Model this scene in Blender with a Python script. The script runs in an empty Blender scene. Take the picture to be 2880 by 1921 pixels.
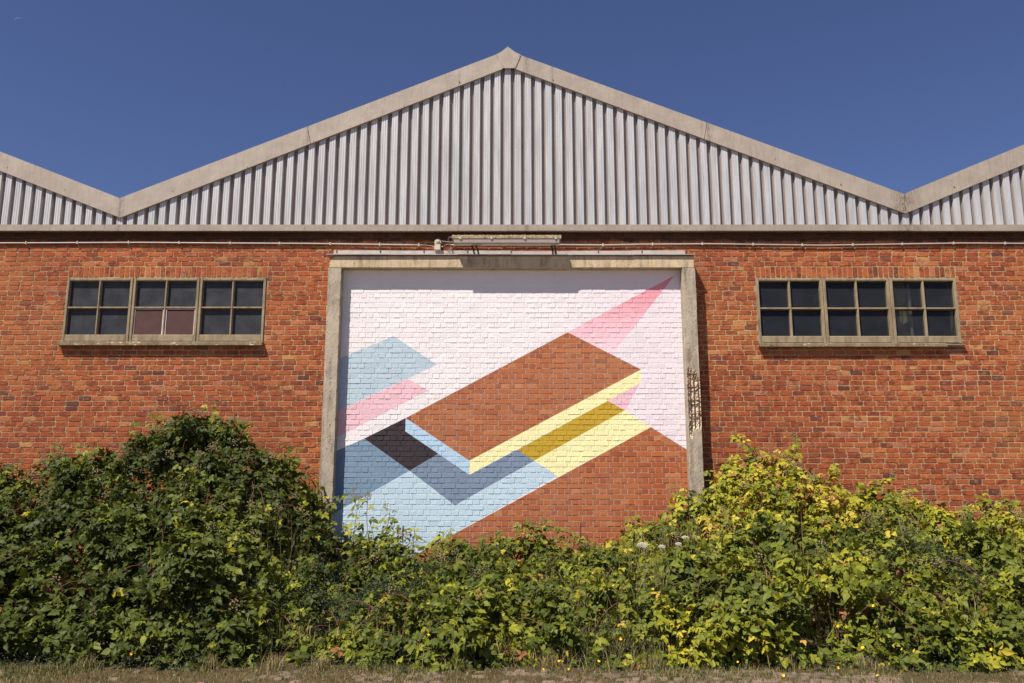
import bpy, math, random
import numpy as np
from mathutils import Vector, Matrix

random.seed(7)
rng = np.random.default_rng(11)
S = bpy.context.scene
COL = S.collection

# ------------------------------------------------------------------ camera, world, sun, exposure
CAM_D, CAM_H, PITCH, LENS = 13.6, 1.6, math.radians(10.82), 30.0
cam_d = bpy.data.cameras.new('camera')
cam = bpy.data.objects.new('camera', cam_d)
COL.objects.link(cam)
cam.location = (0, -CAM_D, CAM_H)
cam.rotation_euler = (math.radians(90) + PITCH, 0, 0)
cam_d.lens = LENS
cam_d.sensor_width = 36
cam_d.clip_start = 0.1
cam_d.clip_end = 5000
S.camera = cam

SUN = Vector((-0.80, -1.0, 1.85)).normalized()      # towards the sun
SUN_EL = math.asin(SUN.z)
SUN_ROT = math.atan2(SUN.x, SUN.y)

world = bpy.data.worlds.new('World')
S.world = world
world.use_nodes = True
wn = world.node_tree.nodes
wl = world.node_tree.links
wn.clear()
wo = wn.new('ShaderNodeOutputWorld')
wb = wn.new('ShaderNodeBackground')
sky = wn.new('ShaderNodeTexSky')
sky.sky_type = 'NISHITA'
sky.sun_disc = False
sky.sun_elevation = SUN_EL
sky.sun_rotation = SUN_ROT
sky.altitude = 50
sky.air_density = 0.85
sky.dust_density = 0.35
sky.ozone_density = 4.5
tint = wn.new('ShaderNodeMix'); tint.data_type = 'RGBA'; tint.blend_type = 'MULTIPLY'
tint.inputs[0].default_value = 1.0
tint.inputs[7].default_value = (0.90, 0.82, 1.0, 1)
wl.new(sky.outputs[0], tint.inputs[6])
wl.new(tint.outputs[2], wb.inputs[0])
wb.inputs[1].default_value = 0.054
wl.new(wb.outputs[0], wo.inputs[0])

sun_d = bpy.data.lights.new('sun', 'SUN')
sun_d.energy = 4.2
sun_d.angle = math.radians(0.5)
sun_d.color = (1.0, 0.93, 0.83)
sun = bpy.data.objects.new('sun', sun_d)
COL.objects.link(sun)
sun.rotation_euler = SUN.to_track_quat('Z', 'Y').to_euler()
sun.location = (-20, -25, 46)

S.view_settings.view_transform = 'Standard'
S.view_settings.look = 'None'
S.view_settings.exposure = 0.78
S.view_settings.gamma = 1.0
S.view_settings.use_curve_mapping = False

# ------------------------------------------------------------------ helpers
def P(px, py, Y=0.0):
    """Surveyed point of the facade: the spot (x, z) on the vertical plane y = Y."""
    u = (px - 1440) / 2400.0
    v = (960.5 - py) / 2400.0
    c, s = math.cos(PITCH), math.sin(PITCH)
    dy = c - v * s
    dz = s + v * c
    t = (Y + CAM_D) / dy
    return (u * t, CAM_H + dz * t)
def PX(px, py, Y=0.0): return P(px, py, Y)[0]
def PZ(py, Y=0.0): return P(1440, py, Y)[1]

def lin(h, k=1.0):
    h = h.lstrip('#')
    o = []
    for i in (0, 2, 4):
        c = int(h[i:i+2], 16) / 255.0
        o.append((c / 12.92 if c <= 0.04045 else ((c + 0.055) / 1.055) ** 2.4) * k)
    return (*o, 1.0)

def tag(o, label=None, cat=None, group=None, kind=None):
    if label: o['label'] = label
    if cat: o['category'] = cat
    if group: o['group'] = group
    if kind: o['kind'] = kind
    return o

def empty(name, loc=(0, 0, 0), parent=None):
    o = bpy.data.objects.new(name, None)
    COL.objects.link(o)
    o.location = loc
    o.empty_display_size = 0.1
    if parent: o.parent = parent
    return o

def link(name, me, mat=None, parent=None, loc=None):
    if mat and not me.materials: me.materials.append(mat)
    o = bpy.data.objects.new(name, me)
    COL.objects.link(o)
    o.color = (0, 0, 0, 1)
    if loc is not None: o.location = loc
    if parent: o.parent = parent
    return o

class MB:
    """collects shapes for one mesh"""
    def __init__(s): s.v = []; s.f = []; s.t = []
    def add(s, vs, fs, tint=0.0):
        b = len(s.v); s.v += [tuple(q) for q in vs]
        s.f += [tuple(b + i for i in f) for f in fs]
        s.t += [tint] * len(vs)
    def box(s, x0, x1, y0, y1, z0, z1, tint=0.0):
        vs = [(x0,y0,z0),(x1,y0,z0),(x1,y1,z0),(x0,y1,z0),(x0,y0,z1),(x1,y0,z1),(x1,y1,z1),(x0,y1,z1)]
        s.add(vs, [(0,1,5,4),(1,2,6,5),(2,3,7,6),(3,0,4,7),(4,5,6,7),(3,2,1,0)], tint)
    def prism(s, poly, y0, y1, tint=0.0):
        """polygon in (x, z), counter-clockwise seen from the front (-Y), from y0 (front) to y1"""
        n = len(poly)
        vs = [(x, y0, z) for x, z in poly] + [(x, y1, z) for x, z in poly]
        fs = [tuple(range(n)), tuple(range(2*n-1, n-1, -1))]
        fs += [((i+1) % n, i, i+n, (i+1) % n + n) for i in range(n)]
        s.add(vs, fs, tint)
    def tube(s, pts, r, n=6, tint=0.0, r1=None):
        pts = [Vector(p) for p in pts]
        rings = []; m = len(pts)
        for i, p in enumerate(pts):
            d = (pts[min(i+1, m-1)] - pts[max(i-1, 0)])
            if d.length < 1e-9: d = Vector((0, 0, 1))
            d.normalize()
            a = d.cross(Vector((0, 0, 1)))
            if a.length < 0.05: a = d.cross(Vector((1, 0, 0)))
            a.normalize(); b = d.cross(a)
            rr = r if r1 is None else r + (r1 - r) * i / max(1, m-1)
            rings.append([p + (a * math.cos(2*math.pi*k/n) + b * math.sin(2*math.pi*k/n)) * rr for k in range(n)])
        vs = [q for ring in rings for q in ring]
        fs = []
        for i in range(m-1):
            for k in range(n):
                fs.append((i*n+k, i*n+(k+1) % n, (i+1)*n+(k+1) % n, (i+1)*n+k))
        fs.append(tuple(range(n-1, -1, -1))); fs.append(tuple((m-1)*n+k for k in range(n)))
        s.add(vs, fs, tint)
    def blob(s, c, r, tint=0.0, sq=(1, 1, 1)):
        """small octahedron-based round thing"""
        vs = []; fs = []
        rows = [(0, 1.0), (0.8, 0.6), (0.95, -0.25), (0, -1.0)]
        vs.append((c[0], c[1], c[2] + r*sq[2]))
        for (q, h) in rows[1:3]:
            for k in range(5):
                a = 2*math.pi*k/5 + h
                vs.append((c[0]+math.cos(a)*q*r*sq[0], c[1]+math.sin(a)*q*r*sq[1], c[2]+h*r*sq[2]))
        vs.append((c[0], c[1], c[2] - r*sq[2]))
        for k in range(5):
            k2 = (k+1) % 5
            fs += [(0, 1+k, 1+k2), (1+k, 6+k, 6+k2, 1+k2), (6+k, 11, 6+k2)]
        s.add(vs, fs, tint)
    def mesh(s, name, smooth=False):
        me = bpy.data.meshes.new(name)
        me.from_pydata(s.v, [], s.f)
        if any(s.t):
            a = me.attributes.new('tint', 'FLOAT', 'POINT')
            a.data.foreach_set('value', np.array(s.t, np.float32))
        if smooth:
            me.polygons.foreach_set('use_smooth', [True] * len(me.polygons))
        me.update()
        return me
    def build(s, name, mat, parent=None, smooth=False, loc=None):
        return link(name, s.mesh(name, smooth), mat, parent, loc)

# ------------------------------------------------------------------ node helpers
class N:
    def __init__(s, name, rough=0.8, spec=0.3):
        s.m = bpy.data.materials.new(name); s.m.use_nodes = True
        s.t = s.m.node_tree; s.n = s.t.nodes; s.l = s.t.links
        s.b = s.n['Principled BSDF']; s.out = s.n['Material Output']
        s.b.inputs['Roughness'].default_value = rough
        s.b.inputs['Specular IOR Level'].default_value = spec
    def new(s, t): return s.n.new(t)
    def pos(s):
        if not hasattr(s, '_p'): s._p = s.new('ShaderNodeNewGeometry').outputs['Position']
        return s._p
    def set(s, sock, v):
        if hasattr(v, 'links'): s.l.new(v, sock)
        elif v is not None: sock.default_value = v
    def mapping(s, scale=(1, 1, 1), rot=(0, 0, 0), vec=None):
        m = s.new('ShaderNodeMapping'); m.inputs['Scale'].default_value = scale; m.inputs['Rotation'].default_value = rot
        s.l.new(vec or s.pos(), m.inputs[0]); return m.outputs[0]
    def noise(s, scale, detail=4, rough=0.6, vec=None, dist=0.0):
        t = s.new('ShaderNodeTexNoise'); t.inputs['Scale'].default_value = scale
        t.inputs['Detail'].default_value = detail; t.inputs['Roughness'].default_value = rough
        t.inputs['Distortion'].default_value = dist
        s.l.new(vec or s.pos(), t.inputs['Vector']); return t.outputs['Fac']
    def vor(s, scale, vec=None, feature='F1', out='Distance'):
        t = s.new('ShaderNodeTexVoronoi'); t.inputs['Scale'].default_value = scale; t.feature = feature
        s.l.new(vec or s.pos(), t.inputs['Vector']); return t.outputs[out]
    def ramp(s, fac, stops, interp='LINEAR'):
        r = s.new('ShaderNodeValToRGB'); r.color_ramp.interpolation = interp
        e = r.color_ramp.elements
        while len(e) < len(stops): e.new(0.5)
        for q, (p, c) in zip(e, stops):
            q.position = p; q.color = c if isinstance(c, tuple) else (c, c, c, 1)
        s.l.new(fac, r.inputs[0]); return r.outputs[0]
    def mix(s, f, a, b, mode='MIX'):
        m = s.new('ShaderNodeMix'); m.data_type = 'RGBA'; m.blend_type = mode
        s.set(m.inputs[0], f); s.set(m.inputs[6], a); s.set(m.inputs[7], b); return m.outputs[2]
    def math(s, op, a, b=None, clamp=False):
        m = s.new('ShaderNodeMath'); m.operation = op; m.use_clamp = clamp
        s.set(m.inputs[0], a)
        if b is not None: s.set(m.inputs[1], b)
        return m.outputs[0]
    def bump(s, h, dist=0.003, strength=1.0):
        b = s.new('ShaderNodeBump'); b.inputs['Distance'].default_value = dist; b.inputs['Strength'].default_value = strength
        s.l.new(h, b.inputs['Height']); s.l.new(b.outputs[0], s.b.inputs['Normal']); return b.outputs[0]
    def color(s, c): s.set(s.b.inputs['Base Color'], c)
    def tint(s):
        """per-piece number: object colour on single pieces, 'tint' attribute on joined ones"""
        oi = s.new('ShaderNodeObjectInfo'); sp = s.new('ShaderNodeSeparateColor')
        s.l.new(oi.outputs['Color'], sp.inputs[0])
        at = s.new('ShaderNodeAttribute'); at.attribute_name = 'tint'
        return s.math('ADD', sp.outputs[0], at.outputs['Fac'])
    def offs(s, t, k=7.3):
        """position shifted by the piece number, so the grain differs piece by piece"""
        c = s.new('ShaderNodeCombineXYZ'); q = s.math('MULTIPLY', t, k * 13)
        s.l.new(q, c.inputs[0]); s.l.new(q, c.inputs[1])
        v = s.new('ShaderNodeVectorMath'); v.operation = 'ADD'
        s.l.new(s.pos(), v.inputs[0]); s.l.new(c.outputs[0], v.inputs[1]); return v.outputs[0]

def simple(name, col, rough=0.7, spec=0.3, var=0.25, sc=8.0, metallic=0.0, bump=0.0):
    n = N(name, rough, spec)
    f = n.noise(sc, 5, 0.65)
    lo = tuple(c * (1 - var) for c in col[:3]) + (1,); hi = tuple(min(1, c * (1 + var)) for c in col[:3]) + (1,)
    n.color(n.ramp(f, [(0.3, lo), (0.7, hi)]))
    n.b.inputs['Metallic'].default_value = metallic
    if bump: n.bump(n.noise(sc * 8, 4), bump)
    return n.m

# ------------------------------------------------------------------ materials
Z_EAVE = PZ(640, 0.0)
def mat_facing_brick():
    n = N('facing_brick', 0.85, 0.2)
    t = n.tint(); v = n.offs(t)
    base = n.ramp(t, [(0.0, lin('5c3a34')), (0.05, lin('70443a')), (0.14, lin('84462d')), (0.35, lin('984c2f')),
                      (0.52, lin('a45530')), (0.68, lin('ac5e36')), (0.82, lin('b46c3e')), (0.93, lin('ab6b56')), (1.0, lin('b88450'))])
    streak = n.noise(9, 3, 0.55, n.mapping((1.6, 1, 2.6), (0, 0.6, 0), v), 0.6)
    c = n.mix(n.ramp(streak, [(0.54, 0.0), (0.66, 0.45)]), base, lin('b98660'))
    dk = n.noise(6, 5, 0.7, v)
    c = n.mix(n.ramp(dk, [(0.36, 0.75), (0.50, 0.0)]), c, lin('5c3024'))
    fine = n.noise(160, 4, 0.7, v)
    c = n.mix(0.35, c, n.ramp(fine, [(0.3, (0.25, 0.25, 0.25, 1)), (0.7, (0.62, 0.62, 0.62, 1))]), 'OVERLAY')
    big = n.noise(0.55, 3, 0.5)
    c = n.mix(n.ramp(big, [(0.35, 0.35), (0.6, 0.0)]), c, lin('7c3c2c'), 'MIX')
    og = n.noise(0.42, 3, 0.5, n.mapping((1, 1, 1.4)))
    c = n.mix(n.ramp(og, [(0.50, 0.0), (0.66, 0.30)]), c, lin('ac7444'))
    # topmost courses: black-green grime plus painted-in eaves shade, uneven lower edge
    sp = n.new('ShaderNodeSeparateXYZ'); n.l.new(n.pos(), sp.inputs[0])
    grime_shade = n.math('ADD', n.math('SUBTRACT', sp.outputs[2], Z_EAVE - 0.27), n.math('MULTIPLY', n.math('SUBTRACT', n.noise(2.2, 5, 0.7), 0.5), 0.25))
    c = n.mix(n.ramp(grime_shade, [(0.0, 0.0), (0.06, 0.85)]), c, lin('2e241c'))
    n.color(c)
    n.bump(n.math('ADD', n.noise(45, 6, 0.7, v), n.math('MULTIPLY', streak, 0.8)), 0.010)
    return n.m

def mat_mortar():
    n = N('sandy_mortar', 0.95, 0.1)
    f = n.noise(30, 5, 0.7); g = n.noise(0.6, 3)
    c = n.ramp(f, [(0.3, lin('9c8662')), (0.7, lin('cab084'))])
    c = n.mix(n.ramp(g, [(0.4, 0.5), (0.65, 0.0)]), c, lin('7a6450'))
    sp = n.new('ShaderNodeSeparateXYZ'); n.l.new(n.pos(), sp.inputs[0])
    grime_shade = n.math('ADD', n.math('SUBTRACT', sp.outputs[2], Z_EAVE - 0.27), n.math('MULTIPLY', n.math('SUBTRACT', n.noise(2.2, 5, 0.7), 0.5), 0.25))  # same grime, with the eaves shade painted into the joint colour
    c = n.mix(n.ramp(grime_shade, [(0.0, 0.0), (0.06, 0.85)]), c, lin('33291f'))
    n.color(c); n.bump(n.noise(90, 5, 0.7), 0.01)
    return n.m

Z5 = lambda x, y: (880 + x / 2.1769, 860 + y / 2.1769)
PANEL_Y = -0.09
def wpoly(pts): return [P(*Z5(x, y), PANEL_Y - 0.008) for x, y in pts]
LB = lin('bdd4e2', .9)
MURAL = [
    (wpoly([(90, 352), (495, 185), (760, 360), (90, 673)]), lin('bccdd8', .88)),
    (wpoly([(580, 447), (710, 517), (90, 836), (90, 673)]), lin('ebc2ca', .88)),
    (wpoly([(2216, -187), (1556, 163), (1826, 310)]), 'beam'),
    (wpoly([(1805, 582), (2005, 470), (1912, 646)]), lin('eec4ce', .88)),
    (wpoly([(90, 912), (315, 812), (568, 687), (1360, 935), (1505, 1048), (560, 1567), (90, 1830)]), lin('c0d5e1', .9)),
    (wpoly([(90, 912), (315, 812), (592, 1010), (90, 1292)]), lin('8098ae', .85)),
    (wpoly([(592, 1010), (768, 905), (958, 1035), (958, 1172), (870, 1222)]), lin('8090a6', .85)),
    (wpoly([(870, 1222), (1355, 948), (1250, 882), (781, 1128)]), lin('8090a6', .85)),
    (wpoly([(568, 687), (315, 812), (565, 768)]), lin('3b3236', .9)),
    (wpoly([(314, 812), (565, 767), (768, 905), (592, 1010)]), lin('3b3236', .9)),
    (wpoly([(568, 687), (958, 948), (958, 1035), (565, 768)]), lin('b4cfe2', .9)),
    (wpoly([(2070, 743), (2400, 948), (2400, 2100), (-400, 2100), (600, 1541)]), None),
    (wpoly([(1560, 162), (2010, 390), (958, 948), (568, 687)]), None),
    (wpoly([(958, 948), (2010, 390), (2012, 470), (958, 1035)]), lin('f4edb4', .9)),
    (wpoly([(1910, 640), (2070, 743), (1505, 1048), (1355, 948)]), lin('f4edb4', .9)),
    (wpoly([(1805, 582), (1910, 640), (1355, 948), (1250, 882)]), lin('c2a032', .88)),
]
poly_z0, poly_dz = P(*Z5(1826, 310), PANEL_Y)[1], P(*Z5(2216, -187), PANEL_Y)[1] - P(*Z5(1826, 310), PANEL_Y)[1]
def add_mural(n, brick_col):
    """the flat painted design: polygons laid over the brick colour, in order"""
    pos = n.pos()
    lav = n.ramp(n.noise(0.9, 3), [(0.35, lin('eae5e4', .9)), (0.65, lin('efe7e8', .9))])
    sep = n.new('ShaderNodeSeparateXYZ'); n.l.new(pos, sep.inputs[0])
    gx = n.ramp(n.math('ADD', n.math('MULTIPLY', sep.outputs[0], 0.16), 0.5), [(0.55, 0.0), (0.9, 1.0)])
    cur = n.mix(gx, lav, lin('e9dde3', .9))
    wear = n.noise(14, 4, 0.7)
    for poly, col in MURAL:
        area = sum(poly[i][0]*poly[(i+1) % len(poly)][1] - poly[(i+1) % len(poly)][0]*poly[i][1] for i in range(len(poly)))
        if area < 0: poly = poly[::-1]
        mask = None
        for i in range(len(poly)):
            (x0, z0), (x1, z1) = poly[i], poly[(i+1) % len(poly)]
            nx, nz = -(z1 - z0), (x1 - x0)
            L = math.hypot(nx, nz); nx /= L; nz /= L
            d = n.new('ShaderNodeVectorMath'); d.operation = 'DOT_PRODUCT'
            n.l.new(pos, d.inputs[0]); d.inputs[1].default_value = (nx, 0, nz)
            g = n.math('GREATER_THAN', d.outputs['Value'], nx*x0 + nz*z0)
            mask = g if mask is None else n.math('MULTIPLY', mask, g)
        if col == 'beam':     # the spray fades out towards the lower left
            zz = n.math('DIVIDE', n.math('SUBTRACT', sep.outputs[2], poly_z0), poly_dz)
            col = n.ramp(zz, [(0.0, lin('f2d8de', .9)), (0.45, lin('efbac4', .9)), (1.0, lin('e48a98', .9))])
        cur = n.mix(mask, cur, brick_col if col is None else col)
    return cur

def mat_mural_brick():
    n = N('mural_brick', 0.7, 0.25)
    t = n.tint(); v = n.offs(t)
    base = n.ramp(t, [(0.0, lin('88462c')), (0.3, lin('9a4f2e')), (0.6, lin('a5592f')), (0.85, lin('ae6434')), (1.0, lin('b4764a'))])
    c = n.mix(n.ramp(n.noise(7, 4, 0.6, v), [(0.42, 0.0), (0.7, 0.55)]), base, lin('b06434'))
    c = n.mix(n.ramp(n.noise(0.7, 2), [(0.4, 0.0), (0.62, 0.35)]), c, lin('ac7858'))
    n.color(add_mural(n, c)); n.bump(n.noise(50, 5, 0.7, v), 0.006)
    return n.m
def mat_mural_mortar():
    n = N('mural_mortar', 0.9, 0.15)
    c = n.ramp(n.noise(25, 4), [(0.3, lin('94786a')), (0.7, lin('b09a8a'))])
    n.color(add_mural(n, c)); n.bump(n.noise(70, 4), 0.006)
    return n.m

def mat_concrete(name, a, b, pits=True, lichen=False, stain='5a4c3c'):
    n = N(name, 0.9, 0.15)
    f = n.noise(5, 6, 0.7); g = n.noise(90, 4, 0.7)
    c = n.ramp(f, [(0.32, lin(a)), (0.68, lin(b))])
    c = n.mix(0.3, c, n.ramp(g, [(0.35, (0.3, 0.3, 0.3, 1)), (0.65, (0.7, 0.7, 0.7, 1))]), 'OVERLAY')
    st = n.noise(3, 5, 0.7, n.mapping((4, 4, 0.7)))
    c = n.mix(n.ramp(st, [(0.48, 0.0), (0.68, 0.65)]), c, lin(stain))
    h = n.noise(60, 6, 0.7)
    if pits:
        d = n.vor(26, n.mapping((1, 1, 0.8)))
        sel = n.math('GREATER_THAN', n.noise(9, 2), 0.50)
        hole = n.math('MULTIPLY', n.ramp(d, [(0.10, 1.0), (0.17, 0.0)]), sel)
        c = n.mix(hole, c, lin('4a4038')); h = n.math('SUBTRACT', h, n.math('MULTIPLY', hole, 1.5))
    if lichen:
        d = n.vor(11, n.mapping((1, 1, 1.6)))
        ringm = n.ramp(d, [(0.12, 0.7), (0.2, 1.0), (0.32, 0.0)])
        sel = n.ramp(n.noise(2.5, 3), [(0.46, 0.0), (0.58, 1.0)])
        c = n.mix(n.math('MULTIPLY', ringm, sel), c, lin('cfc8b4'))
        c = n.mix(n.ramp(n.noise(22, 5, 0.75), [(0.56, 0.0), (0.66, 0.8)]), c, lin('3f3a2e'))
    n.color(c); n.bump(h, 0.006)
    return n.m

def mat_fascia(name, a, b, streak='7d6758'):
    n = N(name, 0.55, 0.35)
    f = n.noise(3, 5, 0.6)
    c = n.ramp(f, [(0.3, lin(a)), (0.7, lin(b))])
    s1 = n.noise(6, 5, 0.7, n.mapping((7, 7, 0.5)))
    c = n.mix(n.ramp(s1, [(0.50, 0.0), (0.75, 0.55)]), c, lin(streak))
    s2 = n.noise(1.1, 4, 0.6)
    c = n.mix(n.ramp(s2, [(0.55, 0.0), (0.75, 0.4)]), c, lin('94827a'))
    sp = n.noise(38, 5, 0.8)
    c = n.mix(n.ramp(sp, [(0.66, 0.0), (0.72, 0.6)]), c, lin('5a463a'))
    # rain stains: narrow streaks and mould specks at the valleys, ridge and seams
    sep = n.new('ShaderNodeSeparateXYZ'); n.l.new(n.pos(), sep.inputs[0])
    for x0, wd, k_ in ((PX(2546, 580, -.15), .30, .8), (PX(338, 580, -.15), .10, .55), (PX(1480, 200, -.15), .07, .6), (PX(1995, 395, -.15), .06, .7), (PX(866, 385, -.15), .05, .6), (PX(1555, 250, -.15), .035, .5), (PX(1292, 250, -.15), .03, .5)):
        dd = n.math('ABSOLUTE', n.math('SUBTRACT', sep.outputs[0], x0))
        near = n.ramp(n.math('DIVIDE', dd, wd), [(0.0, k_), (0.35, k_*.6), (1.0, 0.0)])
        sk = n.noise(11, 5, 0.75, n.mapping((3, 3, 0.9)))
        c = n.mix(n.math('MULTIPLY', near, n.ramp(sk, [(0.42, 0.0), (0.58, 1.0)])), c, lin('54402f'))
    n.color(c); n.bump(n.noise(2.2, 3), 0.012)
    return n.m

def mat_cladding():
    n = N('profiled_metal_cladding', 0.42, 0.5)
    sep = n.new('ShaderNodeSeparateXYZ'); n.l.new(n.pos(), sep.inputs[0])
    f = n.noise(2.5, 4, 0.6, n.mapping((6, 1, 0.5)))
    c = n.ramp(f, [(0.3, lin('a8a8a8')), (0.7, lin('c6c5c5'))])
    dirt = n.noise(5, 5, 0.7, n.mapping((9, 9, 0.6)))
    c = n.mix(n.ramp(dirt, [(0.55, 0.0), (0.8, 0.5)]), c, lin('8d7b70'))
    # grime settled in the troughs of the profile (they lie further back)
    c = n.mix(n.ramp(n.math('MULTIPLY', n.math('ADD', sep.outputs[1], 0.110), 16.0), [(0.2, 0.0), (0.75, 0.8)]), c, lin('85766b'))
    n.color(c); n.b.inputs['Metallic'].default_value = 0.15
    return n.m

def mat_pane(name, dust, opaque=0.82):
    n = N(name, 0.12, 0.22)
    f = n.noise(4, 5, 0.6)
    sc = n.noise(12, 6, 0.8, n.mapping((3, 1, 0.6), (0, 0.3, 0)), 1.5)
    c = n.ramp(f, [(0.35, lin(dust)), (0.7, lin(dust, 1.5))])
    c = n.mix(n.ramp(sc, [(0.63, 0.0), (0.70, 0.35)]), c, lin('6a6660'))
    n.color(c)
    n.set(n.b.inputs['Roughness'], n.ramp(f, [(0.3, 0.25), (0.7, 0.45)]))
    tr = n.new('ShaderNodeBsdfTransparent'); tr.inputs[0].default_value = (0.85, 0.88, 0.88, 1)
    mx = n.new('ShaderNodeMixShader'); mx.inputs[0].default_value = opaque
    n.l.new(tr.outputs[0], mx.inputs[1]); n.l.new(n.b.outputs[0], mx.inputs[2]); n.l.new(mx.outputs[0], n.out.inputs[0])
    return n.m

def mat_leaf(name, stops, back=0.35, gloss=0.35):
    n = N(name, 0.5, gloss)
    t = n.tint(); v = n.offs(t, 3.1)
    c = n.ramp(t, stops)
    g = n.noise(25, 3, 0.6, v)
    c = n.mix(0.35, c, n.ramp(g, [(0.3, (0.3, 0.3, 0.3, 1)), (0.7, (0.72, 0.72, 0.72, 1))]), 'OVERLAY')
    n.color(c)
    tl = n.new('ShaderNodeBsdfTranslucent')
    n.l.new(n.mix(1.0, c, (1.15, 1.1, 0.5, 1), 'MULTIPLY'), tl.inputs[0])
    mx = n.new('ShaderNodeMixShader'); mx.inputs[0].default_value = back
    n.l.new(n.b.outputs[0], mx.inputs[1]); n.l.new(tl.outputs[0], mx.inputs[2]); n.l.new(mx.outputs[0], n.out.inputs[0])
    return n.m

M = {}
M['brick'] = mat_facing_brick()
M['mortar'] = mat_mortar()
M['mbrick'] = mat_mural_brick()
M['mmortar'] = mat_mural_mortar()
M['lintel'] = mat_concrete('lintel_concrete', 'b3a183', 'cab595', True, stain='6b6050')
M['post'] = mat_concrete('post_concrete', '9c9080', 'b3a793', True)
M['cast'] = mat_concrete('window_frame_concrete', '857660', '9c8c72', False)
M['sill'] = mat_concrete('lichened_sill', '786a55', '948468', False, True)
def mat_spall():
    n = N('broken_concrete', 0.95, 0.1)
    d = n.vor(34); c = n.ramp(d, [(0.3, lin('e0d2ba')), (0.7, lin('c4b296')), (0.95, lin('7e6e5c'))])
    c = n.mix(n.ramp(n.noise(14, 4, 0.7), [(0.5, 0.0), (0.65, 0.5)]), c, lin('8a6a4c'))
    n.color(c); n.bump(d, 0.02); return n.m
M['spall'] = mat_spall()
M['fascia'] = mat_fascia('weathered_fascia_metal', '968b7e', 'a89d8f')
M['gutter'] = mat_fascia('gutter_metal', '8c8074', 'a09486')
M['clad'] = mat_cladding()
M['pane'] = mat_pane('dusty_glass', '36373a')
M['pane_r'] = mat_pane('clear_dark_glass', '32343a', 0.36)
M['board'] = simple('brown_red_board', lin('4e332f'), 0.55, 0.3, 0.15, 5)
M['putty'] = simple('white_putty', lin('c8bdb8'), 0.8)
M['flash'] = simple('zinc_flashing', lin('aaa29c'), 0.5, 0.4, 0.2, 6)
M['dark'] = simple('interior_plaster', lin('34302c'), 0.9, 0.1)
M['rust'] = simple('rusty_steel', lin('6e4634'), 0.85, 0.2, 0.4, 40)
M['screw'] = simple('screw_steel', lin('5a5450'), 0.5, 0.4)
M['pvc'] = simple('pale_conduit_plastic', lin('b8b0a8'), 0.4, 0.4, 0.1)
M['pvcbox'] = simple('cream_plastic_box', lin('b9b39c'), 0.5, 0.35, 0.15, 30)
M['cable'] = simple('grey_cable', lin('8a8480'), 0.5)
M['blackmetal'] = simple('dark_bracket', lin('2c2826'), 0.6)
M['tube'] = simple('yellowed_diffuser', lin('a4968c'), 0.25, 0.5, 0.12, 12)
M['roof'] = simple('roof_sheet', lin('7c7672'), 0.8)
M['cane'] = simple('bramble_cane', lin('6b4238'), 0.7, 0.2, 0.4, 15)
M['drystem'] = simple('dry_stem', lin('9c8560'), 0.9, 0.1, 0.3, 20)
def mat_moss():
    n = N('mossy_housing', 0.95, 0.1)
    c = n.ramp(n.noise(55, 5, 0.8), [(0.38, lin('4a3c2a')), (0.5, lin('7a6850')), (0.62, lin('b8ac94'))])
    n.color(c); n.bump(n.noise(80, 4), 0.006); return n.m
M['moss'] = mat_moss()
M['leaf'] = mat_leaf('bramble_leaf', [(0.0, (0.032, 0.044, 0.010, 1)), (0.3, (0.068, 0.086, 0.014, 1)), (0.55, (0.155, 0.175, 0.020, 1)),
                                      (0.74, (0.29, 0.28, 0.022, 1)), (0.88, (0.46, 0.37, 0.04, 1)), (0.95, (0.42, 0.27, 0.06, 1)), (1.0, (0.28, 0.12, 0.05, 1))], 0.18, 0.15)
M['herb'] = mat_leaf('fine_herb_leaf', [(0.0, (0.022, 0.036, 0.018, 1)), (0.6, (0.045, 0.065, 0.028, 1)), (0.9, (0.07, 0.10, 0.035, 1)), (1.0, (0.16, 0.13, 0.09, 1))], 0.25)
M['grass'] = mat_leaf('grass_blade', [(0.0, (0.04, 0.065, 0.015, 1)), (0.45, (0.09, 0.12, 0.03, 1)), (0.6, (0.25, 0.21, 0.09, 1)), (1.0, (0.42, 0.32, 0.17, 1))], 0.3, 0.2)
M['berry'] = mat_leaf('unripe_berry', [(0.0, (0.05, 0.02, 0.02, 1)), (0.5, (0.17, 0.09, 0.055, 1)), (1.0, (0.24, 0.19, 0.09, 1))], 0.05, 0.3)
M['white'] = simple('white_petals', lin('b4aca0'), 0.7, 0.2, 0.1, 60)
M['yellow'] = simple('yellow_petals', lin('e8b010'), 0.5, 0.3, 0.1, 60)
M['dock'] = simple('dock_seed', lin('6a4030'), 0.9, 0.1, 0.4, 60)
M['stalk'] = simple('green_stalk', lin('6e7a3c'), 0.7, 0.2)
def mat_ground():
    n = N('dry_soil', 0.95, 0.1)
    c = n.ramp(n.noise(3, 6, 0.7), [(0.3, lin('54452f')), (0.6, lin('75634a')), (0.75, lin('5e5c38'))])
    c = n.mix(n.ramp(n.noise(40, 5, 0.8), [(0.4, 0.6), (0.6, 0.0)]), c, lin('3c3026'))
    n.color(c); n.bump(n.noise(30, 6, 0.7), 0.03); return n.m
M['ground'] = mat_ground()
def mat_stone():
    n = N('paving_stone', 0.9, 0.15)
    t = n.tint()
    c = n.ramp(t, [(0.0, lin('64564a')), (0.5, lin('7a6a5c')), (1.0, lin('8a7666'))])
    c = n.mix(n.ramp(n.noise(22, 5, 0.8), [(0.4, 0.5), (0.6, 0.0)]), c, lin('5e5040'))
    n.color(c); n.bump(n.noise(60, 5), 0.008); return n.m
M['stone'] = mat_stone()

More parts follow.
